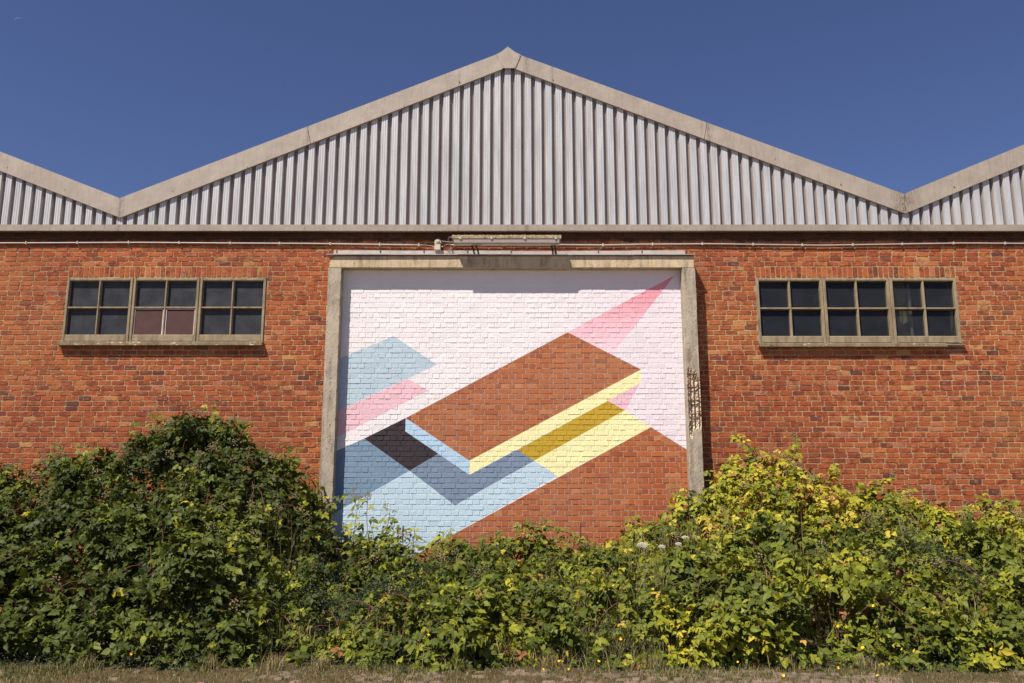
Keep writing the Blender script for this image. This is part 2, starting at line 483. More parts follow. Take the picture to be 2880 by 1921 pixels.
# ================================================================== SETTING
g = MB()
g.add([(-400, -400, 0), (400, -400, 0), (400, 400, 0), (-400, 400, 0)], [(0, 1, 2, 3)])
ground = g.build('ground', M['ground']); tag(ground, kind='structure')
bounce_mb = MB(); bounce_mb.add([(-60, -45, .006), (60, -45, .006), (60, -6.3, .006), (-60, -6.3, .006)], [(0, 1, 2, 3)])  # unseen pale sheet, added to bounce light up onto the shaded wall
bounce_sheet = bounce_mb.build('bounce_sheet', simple('pale_bounce_sheet', lin('9c9082'), 0.9, 0.1, 0.12, 2)); tag(bounce_sheet, kind='structure')

# ================================================================== WAREHOUSE
ware = empty('warehouse', (0, 0, 0))
tag(ware, 'orange brick warehouse with metal clad zigzag gables and a geometric mural in its doorway', 'building')

COURSE, MOD = 0.0826, 0.205
Z_EAVE = PZ(640, 0.0)          # brickwork top, behind the gutter board
# openings (x0, x1, z0, z1)
wL = (PX(182, 870), PX(746.5, 870), PZ(961), PZ(782))
wR = (PX(2129, 870), PX(2696, 870), PZ(965), PZ(782.5))
POST_Y = -0.27
xLo, xLi = PX(912, 1000, POST_Y), PX(951, 1000, POST_Y)
xRi, xRo = PX(1927, 1000, POST_Y), PX(1966, 1000, POST_Y)
zLt, zLb = PZ(721, POST_Y), PZ(752, POST_Y)
door = (xLo + 0.03, xRo - 0.03, -0.1, zLt - 0.02)
openings = [wL, wR, door]

XW = 13.0
def inside(x, z, o, m=0.0): return o[0]-m < x < o[1]+m and o[2]-m < z < o[3]+m
# mortar sheet with the openings cut out, and reveals
mb = MB()
xs = sorted({-XW, XW} | {o[i] for o in openings for i in (0, 1)})
zs = sorted({0.0, Z_EAVE} | {min(max(o[i], 0.0), Z_EAVE) for o in openings for i in (2, 3)})
for i in range(len(xs)-1):
    for j in range(len(zs)-1):
        cx, cz = (xs[i]+xs[i+1])/2, (zs[j]+zs[j+1])/2
        if any(inside(cx, cz, o) for o in openings): continue
        x0, x1, z0, z1 = xs[i], xs[i+1], zs[j], zs[j+1]
        mb.add([(x0, 0, z0), (x1, 0, z0), (x1, 0, z1), (x0, 0, z1)], [(0, 1, 2, 3)])
        mb.add([(x0, .3, z0), (x1, .3, z0), (x1, .3, z1), (x0, .3, z1)], [(3, 2, 1, 0)])
for o in openings:
    x0, x1, z0, z1 = o[0], o[1], max(o[2], 0), o[3]
    for a, b in (((x0, z0), (x0, z1)), ((x0, z1), (x1, z1)), ((x1, z1), (x1, z0)), ((x1, z0), (x0, z0))):
        mb.add([(a[0], 0, a[1]), (b[0], 0, b[1]), (b[0], .3, b[1]), (a[0], .3, a[1])], [(0, 1, 2, 3)])
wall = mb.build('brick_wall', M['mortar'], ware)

def brick_poly(w, h, rnd, r=0.010, jit=0.004):
    """front outline of a brick with worn corners, centred; 10 points"""
    a, b = w/2, h/2
    q = lambda: r * rnd.uniform(0.35, 1.5)
    j = lambda: rnd.uniform(-jit, jit)
    pts = [(-a+q(), -b+j()*.4), (rnd.uniform(-.3, .3)*a, -b+j()), (a-q(), -b+j()*.4), (a+j()*.4, -b+q()*.8), (a+j()*.4, b-q()*.8), (a-q(), b+j()*.3),
           (rnd.uniform(-.3, .3)*a, b+j()*.5), (-a+q(), b+j()*.3), (-a+j()*.4, b-q()*.8), (-a+j()*.4, -b+q()*.8)]
    return pts
def brick_geo(w, h, d, rnd, r=0.010, jit=0.004, inset=0.004):
    pts = brick_poly(w, h, rnd, r, jit); n = len(pts)
    tx, tz = rnd.uniform(-.002, .002)/w, rnd.uniform(-.0015, .0015)/h
    vs = []
    for x, z in pts:
        k = 1 - 2*inset/max(w, h)
        vs.append((x*(1-2*inset/w), -d + tx*x*2 + tz*z*2, z*(1-2*inset/h)))
    for x, z in pts: vs.append((x, -d + inset*0.8, z))
    for x, z in pts: vs.append((x, 0.004, z))
    fs = [tuple(range(n))]
    for l in (0, 1):
        for i in range(n):
            i2 = (i+1) % n
            fs.append((l*n+i2, l*n+i, (l+1)*n+i, (l+1)*n+i2))
    return vs, fs

def lay_bricks(specs, parent, mat, d, zmin_sep, r, jit, inset, label_n=300, dj=0.003):
    """specs: (x, z, w, h). The 300 that show largest become single parts, the rest one part."""
    rnd = random.Random(3)
    camv = Vector((0, -CAM_D, CAM_H))
    key = lambda s: (s[2]*s[3]) / ((s[0])**2 + CAM_D**2 + (s[1]-CAM_H)**2)
    cand = [i for i, s in enumerate(specs) if s[1] > zmin_sep(s[0])]
    cand.sort(key=lambda i: -key(specs[i]))
    single = set(cand[:label_n])
    variants = {}
    rest = MB(); k = 0
    for i, (x, z, w, h) in enumerate(specs):
        t = min(1, max(0.004, rnd.gauss(0.5, 0.22)))
        if i in single:
            ky = (round(w, 3), round(h, 3))
            L = variants.setdefault(ky, [])
            if len(L) < 6:
                m_ = MB(); m_.add(*brick_geo(w, h, d, rnd, r, jit, inset)); me = m_.mesh('brick'); me.materials.append(mat); L.append(me)
            o = link('brick', rnd.choice(L), None, parent, (x, parent_y[parent.name] + rnd.uniform(-dj, dj)*.7, z))
            o.color = (t, 0, 0, 1); k += 1
        else:
            vs, fs = brick_geo(w, h, d, rnd, r, jit, inset)
            yy = parent_y[parent.name] + rnd.uniform(-dj, dj)*.7
            rest.add([(x+a, yy+b, z+c) for a, b, c in vs], fs, t)
    o = rest.build('brickwork', mat, parent); o['kind'] = 'stuff'
    return k
parent_y = {wall.name: 0.0}

# soldier courses over the windows
specs = []
sol = []
for (o, n) in ((wL, 39), (wR, 39)):
    x0, x1 = o[0], o[1]; zz0 = o[3] + 0.008; hh = (0.01 + round((PZ(746.5) - 0.01)/COURSE)*COURSE) - 0.004 - zz0
    p = (x1 - x0) / n
    for i in range(n): sol.append((x0 + p*(i+.5), zz0 + hh/2, p - 0.013, hh - 0.012))
    o_s = (x0, x1, zz0 - 0.01, zz0 + hh)
    openings.append(o_s)
rnd = random.Random(5)
row = 0; z = 0.01
while z + COURSE < Z_EAVE + 0.05:
    x = -XW + (MOD/2 if row % 2 else 0) + rnd.uniform(-.012, .012)
    while x < XW:
        L = MOD + rnd.uniform(-.006, .006)
        if rnd.random() < 0.02: L = MOD/2
        x0, x1 = x + 0.006, x + L - 0.006
        zc = z + COURSE/2
        segs = [(x0, x1)]
        for o in openings:
            if o[2] - 0.035 < zc < o[3] + 0.03:
                ns = []
                for a, b in segs:
                    if b <= o[0] or a >= o[1]: ns.append((a, b)); continue
                    if a < o[0] - 0.035: ns.append((a, o[0] - 0.007))
                    if b > o[1] + 0.035: ns.append((o[1] + 0.007, b))
                segs = ns
        for a, b in segs: specs.append(((a+b)/2, zc + rnd.uniform(-.0015, .0015), b-a, COURSE - 0.013))
        x += L
    z += COURSE; row += 1
specs += sol
def wall_vis(x):
    ax = abs(x)
    return 2.75 if x < 0 else 2.6
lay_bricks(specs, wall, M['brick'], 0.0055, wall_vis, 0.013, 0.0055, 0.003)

# ---- the bricked-up doorway with the mural
pm = MB()
px0, px1, pz1 = xLi - 0.04, xRi + 0.04, zLb + 0.03
pm.box(px0, px1, PANEL_Y, 0.25, 0.0, pz1)
mural = pm.build('mural_wall', M['mmortar'], ware)
mural['label'] = 'walled-up doorway painted with angular pink, blue, yellow and black shapes'
parent_y[mural.name] = PANEL_Y
specs = []
MW = 0.219; z = pz1 - 0.002 - 0.0
row = 0
while z > 0.02:
    z0 = z - COURSE
    hdr = row % 2 == 1
    L = MW/2 if hdr else MW
    off = (MW/4 if not hdr else 0.0)
    x = px0 - off
    while x < px1:
        a, b = max(x, px0) + 0.0045, min(x + L, px1) - 0.0045
        if b - a > 0.03: specs.append(((a+b)/2, (z+z0)/2 + rnd.uniform(-.001, .001), b-a - 0.004, COURSE - 0.012))
        x += L
    z = z0; row += 1
lay_bricks(specs, mural, M['mbrick'], 0.0045, lambda x: 1.3, 0.004, 0.0012, 0.0015, dj=0.0032)

# ---- concrete surround: lintel, two posts, exposed rebar, flashing
sur = MB()
hz = zLt - zLb
top = [(xLo + 0.02, zLb), (xRo - 0.02, zLb), (xRo - 0.02, zLt), (xLo + 0.12, zLt), (xLo + 0.075, zLt - 0.015), (xLo + 0.045, zLt - 0.06), (xLo + 0.02, zLt - 0.12)]
sur.prism(top, POST_Y - 0.004, 0.0)
lintel = sur.build('concrete_surround', M['lintel'], ware)
def post(x0, x1, spall=None, seed=1):
    nx, nz = 12, 150
    zt = zLb - 0.004; r = np.random.default_rng(seed)
    X = np.linspace(x0, x1, nx + 1); Z = np.linspace(0, zt, nz + 1)
    vs = []; fs = []
    edge = r.normal(0, 1, (nz + 1, 2))
    co0 = np.array([0, .0, -.10, -.12, -.03, .03, .02, .05, .04, .0, .03, .06, .05]); co1 = np.array([0, .03, .02, .05, -.01, .04, .0, -.03, -.02, -.06, -.09, -.11, -.14])
    for j in range(nz+1):
        for i in range(nx+1):
            x = X[i]; zz = Z[j]; y = POST_Y
            if i == 0: x += 0.012 + 0.002*edge[j, 0]; y += 0.0
            if i == nx: x -= 0.006 - 0.004*edge[j, 1]*(1 if r.random() < .4 else 0.3)
            y += r.normal(0, 0.0008)
            if spall:
                z0, z1 = spall
                f = min(1, max(0, (zz - z0 - co0[i])/0.05)) * min(1, max(0, (z1 + co1[i] - zz)/0.06))
                u = (x - x0)/(x1 - x0)
                fx = 1 if u > 0.22 else max(0, (u - 0.08)/0.14)
                if f*fx > 0: y += 0.028*f*fx + abs(r.normal(0, 0.010))*f*fx; x += r.normal(0, 0.006)*f*(0 if i in (0,) else 1) - (0.018*f if i == nx else 0)
            vs.append((x, y, zz))
    for j in range(nz):
        for i in range(nx):
            a = j*(nx+1)+i; fs.append((a, a+1, a+nx+2, a+nx+1))
    b = len(vs)
    for j in range(nz+1):
        vs.append((x0 - 0.0, POST_Y + 0.03, Z[j])); vs.append((x0 - 0.0, 0.02, Z[j]))
        vs.append((x1, POST_Y + 0.02, Z[j])); vs.append((x1, 0.02, Z[j]))
    for j in range(nz):
        q = b + j*4; q2 = q + 4; l = j*(nx+1); l2 = l + nx + 1
        fs += [(q, l, l2, q2), (q+1, q, q2, q2+1), (l+nx, q+2, q2+2, l2+nx), (q+2, q+3, q2+3, q2+2)]
    m_ = MB(); m_.add(vs, fs); 
    t = nz*(nx+1)
    return m_
spz = (PZ(1214, POST_Y), PZ(1040, POST_Y))
pl = post(xLo, xLi, None, 2).build('post', M['post'], lintel)
pr = post(xRi, xRo, spz, 3).build('post', M['post'], lintel)
pr['label'] = 'cracked concrete post with its reinforcing bars laid bare'
me = pr.data; me.materials.append(M['spall'])
for p in me.polygons:
    c = p.center
    if spz[0] - .15 < c.z < spz[1] + .06 and c.y > POST_Y + 0.008 and c.y < POST_Y + 0.2 and c.x > xRi + 0.03: p.material_index = 1
xr0 = xRi + 0.06
for i, dx in enumerate((0.0, 0.055, 0.125)):
    m_ = MB(); m_.tube([(xr0 + dx + rnd.uniform(-.004, .004), POST_Y + 0.012, spz[0] - (0.05 if i == 0 else -0.02) + k*(spz[1]-spz[0]-0.02)/6) for k in range(7)], 0.007, 6)
    m_.build('rebar', M['rust'], lintel, True)
for k, f in enumerate((0.28, 0.5, 0.72, 0.93)):
    zz = spz[0] + f*(spz[1]-spz[0])
    m_ = MB(); m_.tube([(xr0 - 0.045, POST_Y - 0.006, zz + .008), (xr0 + 0.05, POST_Y - 0.002, zz - .004), (xr0 + 0.15, POST_Y + 0.01, zz + rnd.uniform(-.01, .02))], 0.0075, 5)
    m_.build('stirrup', M['rust'], lintel, True)
# flashing over the lintel: upright strip against the brick, flange out over the concrete
fx0, fx1 = PX(918.5, 715, -0.31), PX(1956, 715, -0.31)
zf = PZ(715.5, -0.315)
fl = MB()
nseg = 6
for k in range(nseg):
    a = fx0 + (fx1-fx0)*k/nseg; b = fx0 + (fx1-fx0)*(k+1)/nseg - 0.003
    dz = rnd.uniform(-.004, .004)
    fl.box(a, b, -0.315 + rnd.uniform(-.004, .004), -0.016, zf - 0.006 + dz, zf + 0.003 + dz)
    fl.box(max(a, fx0 + 0.05), min(b, fx1-0.1), -0.020, -0.013, zf + 0.0035 + dz, PZ(706.5) + dz*2)
fo = fl.build('flashing', M['flash'], ware)
fl = MB()
for k in range(9):
    x = fx0 + 0.1 + (fx1-fx0-0.2)*k/8
    fl.box(x-.008, x+.008, -0.032, -0.0205, PZ(711), PZ(703))
c_ = fl.build('flashing_clip', M['screw'], ware); c_['kind'] = 'stuff'

# ---- windows
def window(o, mat_p, label, boards=(), broken=False):
    x0, x1, z0, z1 = o
    FY, BY = -0.022, 0.10
    GY = 0.045
    fw = 0.052; jw = 0.050; mw = 0.038; hw = 0.030; bw = 0.115
    f = MB()
    U = (x1 - x0) / 3
    panes = []
    def bar(a, b, c, d, y0=FY, ch=0.014):
        # bevelled cast bar
        if (b - a) < (d - c):
            poly = [(a, y0+ch), (a+ch*.7, y0), (b-ch*.7, y0), (b, y0+ch), (b, BY), (a, BY)]
            vs = [(x, y, c) for x, y in poly] + [(x, y, d) for x, y in poly]
        else:
            poly = [(c, y0+ch), (c+ch*.7, y0), (d-ch*.7, y0), (d, y0+ch), (d, BY), (c, BY)]
            vs = [(a, y, zz) for zz, y in poly] + [(b, y, zz) for zz, y in poly]
        n = 6
        fs = [tuple(range(n)), tuple(range(2*n-1, n-1, -1))] + [((i+1) % n, i, i+n, (i+1) % n+n) for i in range(n)]
        f.add(vs, fs)
    for u in range(3):
        a, b = x0 + u*U + 0.002, x0 + (u+1)*U - 0.002
        bar(a, a + jw, z0, z1); bar(b - jw, b, z0, z1)
        bar(a + jw, b - jw, z1 - fw, z1, FY + 0.001); bar(a + jw, b - jw, z0, z0 + bw, FY + 0.001)
        mx = (a + b)/2; zm = (z0 + bw + z1 - fw)/2
        bar(mx - mw/2, mx + mw/2, z0 + bw - .004, z1 - fw + .004, FY + 0.004, 0.018)
        bar(a + jw - .002, mx - mw/2 + .004, zm - hw/2, zm + hw/2, FY + 0.006, 0.014)
        bar(mx + mw/2 - .004, b - jw + .002, zm - hw/2, zm + hw/2, FY + 0.006, 0.014)
        for ix, (pa, pb) in enumerate(((a + jw, mx - mw/2), (mx + mw/2, b - jw))):
            for iz, (pc, pd) in enumerate(((z0 + bw, zm - hw/2), (zm + hw/2, z1 - fw))):
                panes.append((u*2 + ix, iz, pa, pb, pc, pd))
    w = f.build('window', M['cast'], ware)
    w['label'] = label
    for (i, j, pa, pb, pc, pd) in panes:
        if (i, j) in boards:
            m_ = MB(); m_.box(pa - .004, pb + .004, 0.012, 0.020, pc - .004, pd + .004)
            bo = m_.build('board', M['board'], w)
            m_ = MB()
            for (q0, q1, r0, r1) in ((pa, pa + .012, pc, pd), (pb - .014, pb, pc, pd), (pa, pb, pd - .012, pd)):
                m_.box(q0 + rnd.uniform(0, .002), q1, 0.002, 0.012, r0, r1)
            m_.build('putty', M['putty'], w)
        else:
            m_ = MB(); m_.box(pa - .004, pb + .004, GY, GY + 0.005, pc - .004, pd + .004)
            m_.build('pane', mat_p, w)
    # sill in three cast lengths, sloping top
    for u in range(3):
        a = x0 - 0.012 + u*(x1 - x0 + 0.02)/3; b = x0 - 0.012 + (u+1)*(x1 - x0 + 0.02)/3 - 0.004
        if broken and u == 2:
            b2 = b - 0.30
            segs = [(a, b2, 0.0)]
            m_ = MB()
            m_.box(b2 + 0.004, b + 0.02, -0.075, 0.0, z0 - 0.048, z0 - 0.030); m_.box(b2 + 0.015, b + 0.01, -0.06, 0.0, z0 - 0.074, z0 - 0.052)
            m_.build('tile', M['sill'], w)
        else: segs = [(a, b, 0)]
        for (a, b, _) in segs:
            m_ = MB()
            prof = [(-0.105, z0 - 0.075), (-0.105, z0 - 0.024), (-0.03, z0 - 0.003), (0.0, z0 - 0.003), (0.0, z0 - 0.075)]
            vs = [(a, y, zz) for y, zz in prof] + [(b, y, zz) for y, zz in prof]
            n = 5
            m_.add(vs, [tuple(range(n-1, -1, -1)), tuple(range(n, 2*n))] + [(i, (i+1) % n, (i+1) % n + n, i + n) for i in range(n)])
            m_.build('sill', M['sill'], w)
    return w
window(wL, M['pane'], 'left concrete window with two panes replaced by brown red boards', {(2, 0), (3, 0)})
window(wR, M['pane_r'], 'right concrete window with all its dark panes and a broken sill end', (), True)

# ---- inside and shell
sh = MB()
sh.box(-XW, -XW + .3, 0.3, 14, 0, Z_EAVE); sh.box(XW - .3, XW, 0.3, 14, 0, Z_EAVE); sh.box(-XW, XW, 14, 14.3, 0, Z_EAVE)
sh.box(-XW + .31, XW - .31, 0.31, 13.9, 0.01, 0.05)
sh.box(-XW + .31, XW - .31, 0.31, 13.9, Z_EAVE + .02, Z_EAVE + .1)
sh.build('side_wall', M['dark'], ware)
m_ = MB()   # pale steel posts standing behind the right-hand window
xx = PX(2555, 860, 0.15); m_.box(xx, xx + .042, 0.14, 0.17, 0.05, Z_EAVE - .1)
m_.build('interior_post', M['pvc'], ware)
m_ = MB()
xx = PX(2518, 880, 0.2)
for k in range(5): m_.add([(xx + k*.045, 0.2 + (.03 if k % 2 else 0), 1), (xx + (k+1)*.045, 0.2 + (0 if k % 2 else .03), 1), (xx + (k+1)*.045, 0.2 + (0 if k % 2 else .03), wR[3]-.01), (xx + k*.045, 0.2 + (.03 if k % 2 else 0), wR[3]-.01)], [(0, 1, 2, 3)])
m_.build('curtain', simple('faded_curtain', lin('b4a484'), 0.9), ware)

# ---- gable: profile lines on the barge plane
BY0 = -0.15
def Pw(px, py): return P(px, py, BY0)
vL, vR = Pw(338, 612), Pw(2546, 600)
zV = (vL[1] + vR[1]) / 2
vLt, vRt = Pw(337, 557), Pw(2542, 545)
rl, rr = Pw(1413, 194), Pw(1447, 193)
rlt, rrt = Pw(1396, 153), Pw(1464, 155)
apex = Pw(1428, 132)
sl = (rl[1] - vL[1]) / (rl[0] - vL[0]); sr = (rr[1] - vR[1]) / (vR[0] - rr[0])
nl_t, nl_b = Pw(0, 423), Pw(0, 480)
nr_t, nr_b = Pw(2880, 412), Pw(2880, 462)
s_nl = (nl_b[1] - vL[1]) / (vL[0] - nl_b[0]); s_nr = (nr_b[1] - vR[1]) / (nr_b[0] - vR[0])
thk_l = vLt[1] - vL[1]; thk_r = vRt[1] - vR[1]
EXT = 4.6
def barge(pts, lab=None):
    m_ = MB(); m_.prism(pts, BY0, BY0 + 0.006)
    # returned lower lip
    (a, b) = pts[0], pts[1]
    m_.add([(a[0], BY0, a[1]), (b[0], BY0, b[1]), (b[0], BY0 + 0.10, b[1]), (a[0], BY0 + 0.10, a[1])], [(3, 2, 1, 0)])
    (c, d) = pts[2], pts[3]
    m_.add([(c[0], BY0, c[1]), (d[0], BY0, d[1]), (d[0], BY0 + 0.25, d[1]), (c[0], BY0 + 0.25, c[1])], [(3, 2, 1, 0)])
    o = m_.build('barge_board', M['fascia'], ware); return o
def lerp(a, b, t): return (a[0] + (b[0]-a[0])*t, a[1] + (b[1]-a[1])*t)
g1 = 0.0015
# left rake: split at 0.48 of the way, right rake at 0.5
def rake(b0, b1, t0, t1, splits):
    sp = [0] + splits + [1]
    for i in range(len(sp)-1):
        e = 0.0012 if i < len(sp)-2 else 0
        A, B = lerp(b0, b1, sp[i]), lerp(b0, b1, sp[i+1] - e)
        T0, T1 = lerp(t0, t1, sp[i]), lerp(t0, t1, sp[i+1] - e)
        barge([A, B, T1, T0])
rake(vL, rl, vLt, rlt, [0.49])
rake(rr, vR, rrt, vRt, [0.495])
rake((vL[0] - EXT, vL[1] + s_nl*EXT), (vL[0] - 0.004, vL[1]), (vLt[0] - EXT, vLt[1] + s_nl*EXT), (vLt[0] - 0.004, vLt[1]), [0.2])
rake((vR[0] + 0.004, vR[1]), (vR[0] + EXT, vR[1] + s_nr*EXT), (vRt[0] + 0.004, vRt[1]), (vRt[0] + EXT, vRt[1] + s_nr*EXT), [0.8])
# ridge cap, a bent pentagonal plate a little proud of the boards
cap = MB()
cp = [Pw(1412.5, 192.5), Pw(1449, 192.5), Pw(1465, 155), Pw(1448, 147), Pw(1428, 132), Pw(1412, 145), Pw(1396, 154)]
cap.prism(cp, BY0 - 0.012, BY0 - 0.002)
cap.build('ridge_cap', M['fascia'], ware)
sc_ = MB()
for (px_, py_) in ((1398, 158), (1416, 186), (1446, 187), (1460, 157), (1292, 230), (1555, 224), (1136, 298), (696, 470), (485, 537), (182, 532), (20, 470), (1740, 300), (1985, 393), (2365, 518), (2684, 525), (882, 396), (2180, 445)):
    x, zz = P(px_, py_, BY0 - 0.01)
    yy = BY0 - (0.020 if 1390 < px_ < 1470 else 0.006)
    sc_.blob((x, yy, zz), 0.011 if px_ in (1292, 1555, 1985, 2365, 2684) else 0.006)
o = sc_.build('board_screw', M['screw'], ware); o['kind'] = 'stuff'

# cladding sheets of trapezoidal profile
def ztop(x):
    if x < vL[0]: return vL[1] + s_nl*(vL[0]-x)
    if x < rl[0]: return vL[1] + sl*(x - vL[0])
    if x < rr[0]: return max(rl[1], rr[1])
    if x < vR[0]: return vR[1] + sr*(vR[0] - x)
    return vR[1] + s_nr*(x - vR[0])
zc0 = PZ(632.5, -0.1)
PIT = 0.1735
CY, VY = -0.110, -0.048      # crest and trough depth
prof = [(0.0, VY), (0.017, VY), (0.038, CY), (0.060, CY), (0.063, CY + .005), (0.067, CY + .005), (0.070, CY), (0.098, CY), (0.101, CY + .005), (0.105, CY + .005), (0.108, CY), (0.134, CY), (0.155, VY), (0.1735, VY)]
xstart = PX(1428, 400) - PIT*70 - 0.086
nrib = 140; per = 6
screws = MB()
k = 0
while k < nrib:
    line = []
    for r_ in range(per):
        xb = xstart + (k + r_)*PIT
        for i, (dx, y) in enumerate(prof[:-1]): line.append((xb + dx, y))
    line.append((xstart + (k + per)*PIT, VY))
    line = [(x + (0.0008 if j == 0 else 0), y - 0.0) for j, (x, y) in enumerate(line)]
    # insert ridge/valley break points
    vs = []; fs = []
    for (x, y) in line:
        vs.append((x, y, zc0)); vs.append((x, y, ztop(x) + 0.05))
    for j in range(len(line)-1): fs.append((2*j, 2*j+2, 2*j+3, 2*j+1))
    m_ = MB(); m_.add(vs, fs); m_.build('cladding_sheet', M['clad'], ware)
    for r_ in range(per):
        xb = xstart + (k + r_)*PIT
        if abs(xb) < 9.5:
            screws.blob((xb + 0.002, VY - 0.006, zc0 + 0.025), 0.0075)
            for zr in (PZ(413, -.06),):
                if ztop(xb) > zr + .1 and (k + r_) % 2 == 0: screws.blob((xb, VY - 0.006, zr), 0.0075)
    k += per
o = screws.build('cladding_screw', M['screw'], ware); o['kind'] = 'stuff'

# gutter board under the cladding, in lengths, with soffit
zg1, zg0 = PZ(631.5, -0.135), PZ(648.5, -0.135)
cuts = [-XW, PX(293, 640, -.135), PX(1427, 640, -.135), PX(2563, 640, -.135), XW]
for i in range(4):
    a, b = cuts[i] + 0.002, cuts[i+1] - 0.002
    dz = (0.0, 0.003, 0.0, 0.004)[i]
    m_ = MB(); m_.box(a, b, -0.135, -0.118, zg0 - dz, zg1); m_.box(a, b, -0.1175, -0.014, zg0 + 0.012, zg0 + 0.02)
    m_.box(a, b, -0.1175, -0.04, zg1 - 0.008, zg1 - 0.002)
    m_.build('gutter_board', M['gutter'], ware)

# roof sheets running back from the barges
rf = MB()
def roofq(a, b):
    y0, y1 = BY0 + 0.008, 14.3
    rf.add([(a[0], y0, a[1]), (b[0], y0, b[1]), (b[0], y1, b[1]), (a[0], y1, a[1]), (a[0], y0, a[1]-.03), (b[0], y0, b[1]-.03), (b[0], y1, b[1]-.03), (a[0], y1, a[1]-.03)],
           [(0, 1, 2, 3), (7, 6, 5, 4), (0, 4, 5, 1), (3, 2, 6, 7)])
dn = lambda p: (p[0], p[1] - 0.02)
ridge = (apex[0], rlt[1] + (apex[0]-rlt[0])*sl - 0.02)
roofq((vLt[0] - EXT, vLt[1] + s_nl*EXT - .02), dn(vLt)); roofq(dn(vLt), ridge); roofq(ridge, dn(vRt)); roofq(dn(vRt), (vRt[0] + EXT, vRt[1] + s_nr*EXT - .02))
rf.build('roof', M['roof'], ware)
bk = MB()    # inner lining closing the gable behind the sheets
pts = [(vL[0] - EXT, zg0), (vR[0] + EXT, zg0), (vR[0] + EXT, vR[1] + s_nr*EXT), (vR[0], vR[1]), (apex[0], rl[1]), (vL[0], vL[1]), (vL[0] - EXT, vL[1] + s_nl*EXT)]
tri = [(0, 1, 2, 3), (0, 3, 5), (3, 4, 5), (0, 5, 6)]
bk.add([(x, -0.010, zz) for x, zz in pts], tri)
bk.build('gable_lining', M['dark'], ware)

# ================================================================== FITTINGS ON THE WALL
# conduit with saddle clips
def conduit(pts_px, clips, label, n_):
    e = empty('conduit', (P(*pts_px[0], -.04)[0], -0.04, P(*pts_px[0], -.04)[1]))
    off = Vector(e.location)
    m_ = MB(); pts = []
    for i in range(len(pts_px)-1):
        for k in range(8):
            t = k/8; q = lerp(pts_px[i], pts_px[i+1], t); x, zz = P(*q, -0.04); pts.append(Vector((x, -0.04, zz)) - off)
    x, zz = P(*pts_px[-1], -0.04); pts.append(Vector((x, -0.04, zz)) - off)
    m_.tube(pts, 0.0105, 8); m_.build('pipe', M['pvc'], e, True)
    for cx in clips:
        # height of the pipe there
        for i in range(len(pts_px)-1):
            if pts_px[i][0] <= cx <= pts_px[i+1][0]:
                t = (cx - pts_px[i][0])/(pts_px[i+1][0] - pts_px[i][0]); py_ = pts_px[i][1] + t*(pts_px[i+1][1] - pts_px[i][1])
        x, zz = P(cx, py_, -0.04)
        c = MB(); c.box(x-.012-off.x, x+.012-off.x, -0.056+.04, -0.010+.04, zz-.019-off.z, zz+.019-off.z); c.box(x-.005-off.x, x+.005-off.x, -0.060+.04, -0.0565+.04, zz+.0-off.z, zz+.026-off.z)
        c.build('clip', M['pvcbox'], e)
    tag(e, label, 'conduit', 'conduits under the gutter')
conduit([(-260, 684), (50, 683.5), (400, 682), (640, 684), (860, 685), (1191, 689)], [-70, 74, 218.5, 362.5, 505, 648, 787, 929, 1068, 1178], 'pale conduit pipe running left of the junction box under the gutter', 0)
conduit([(1267, 688.5), (1350, 690), (1500, 687), (1560, 688), (1700, 689), (1800, 687), (2000, 686), (2310, 690), (2700, 684), (3100, 686)],
        [1278, 1416, 1568, 1696, 1835, 1975, 2118, 2256, 2398, 2537, 2681, 2826, 2970], 'pale sagging conduit pipe running right from below the strip light', 1)
# junction box with round cover above
jx, jz = P(1230.5, 695, -0.08)
jb = empty('junction_box', (jx, -0.012, jz)); tag(jb, 'cream square junction box with a round sensor housing above it', 'electrical box')
m_ = MB(); m_.box(-.050, .050, -.075, 0, -.048, .048); m_.build('box_body', M['pvcbox'], jb)
m_ = MB(); m_.box(-.046, .046, -.082, -.0755, -.044, .044)
for sx in (-1, 1):
    for sz in (-1, 1): m_.blob((sx*.036, -.083, sz*.034), .005)
m_.build('lid', M['pvcbox'], jb)
m_ = MB()
m_.tube([(0, 0, .098), (0, -.05, .098)], .052, 12); m_.tube([(0, -.0505, .098), (0, -.085, .098)], .036, 12, r1=.028)
m_.build('sensor_housing', M['pvcbox'], jb)
m_ = MB(); m_.tube([(0, -.0855, .098), (0, -.095, .098)], .012, 8); m_.tube([(.03, -.03, .085), (.06, -.03, .085)], .014, 8); m_.tube([(-.06, -.03, .085), (-.03, -.03, .085)], .010, 8); m_.build('knob', M['pvcbox'], jb)
m_ = MB(); m_.tube([(.051, -.03, .018), (.085, -.03, .02)], .009, 8); m_.tube([(-.085, -.03, .02), (-.051, -.03, .018)], .009, 8); m_.tube([(0, -.03, -.05), (0.004, -.03, -.075)], .010, 8)
m_.build('cable_gland', M['pvcbox'], jb)
def cable(pts_px, label):
    m_ = MB(); pts = [Vector((P(a, b, y)[0], y, P(a, b, y)[1])) for a, b, y in pts_px]
    # smooth
    out = []
    for i in range(len(pts)-1):
        p0 = pts[max(i-1, 0)]; p1 = pts[i]; p2 = pts[i+1]; p3 = pts[min(i+2, len(pts)-1)]
        for k in range(6):
            t = k/6; out.append(0.5*((2*p1) + (p2-p0)*t + (2*p0-5*p1+4*p2-p3)*t*t + (3*p1-p0-3*p2+p3)*t**3))
    out.append(pts[-1]); m_.tube(out, 0.006, 5)
    o = m_.build('cable', M['cable'], None, True); tag(o, label, 'cable', 'loose cables by the junction box')
cable([(1191, 689, -.04), (1205, 690.5, -.04), (1220, 692, -.05)], 'short grey cable from the left conduit into the junction box')
cable([(1248, 692, -.05), (1256, 688, -.06), (1267, 688.5, -.04)], 'short grey cable from the junction box to the right conduit')
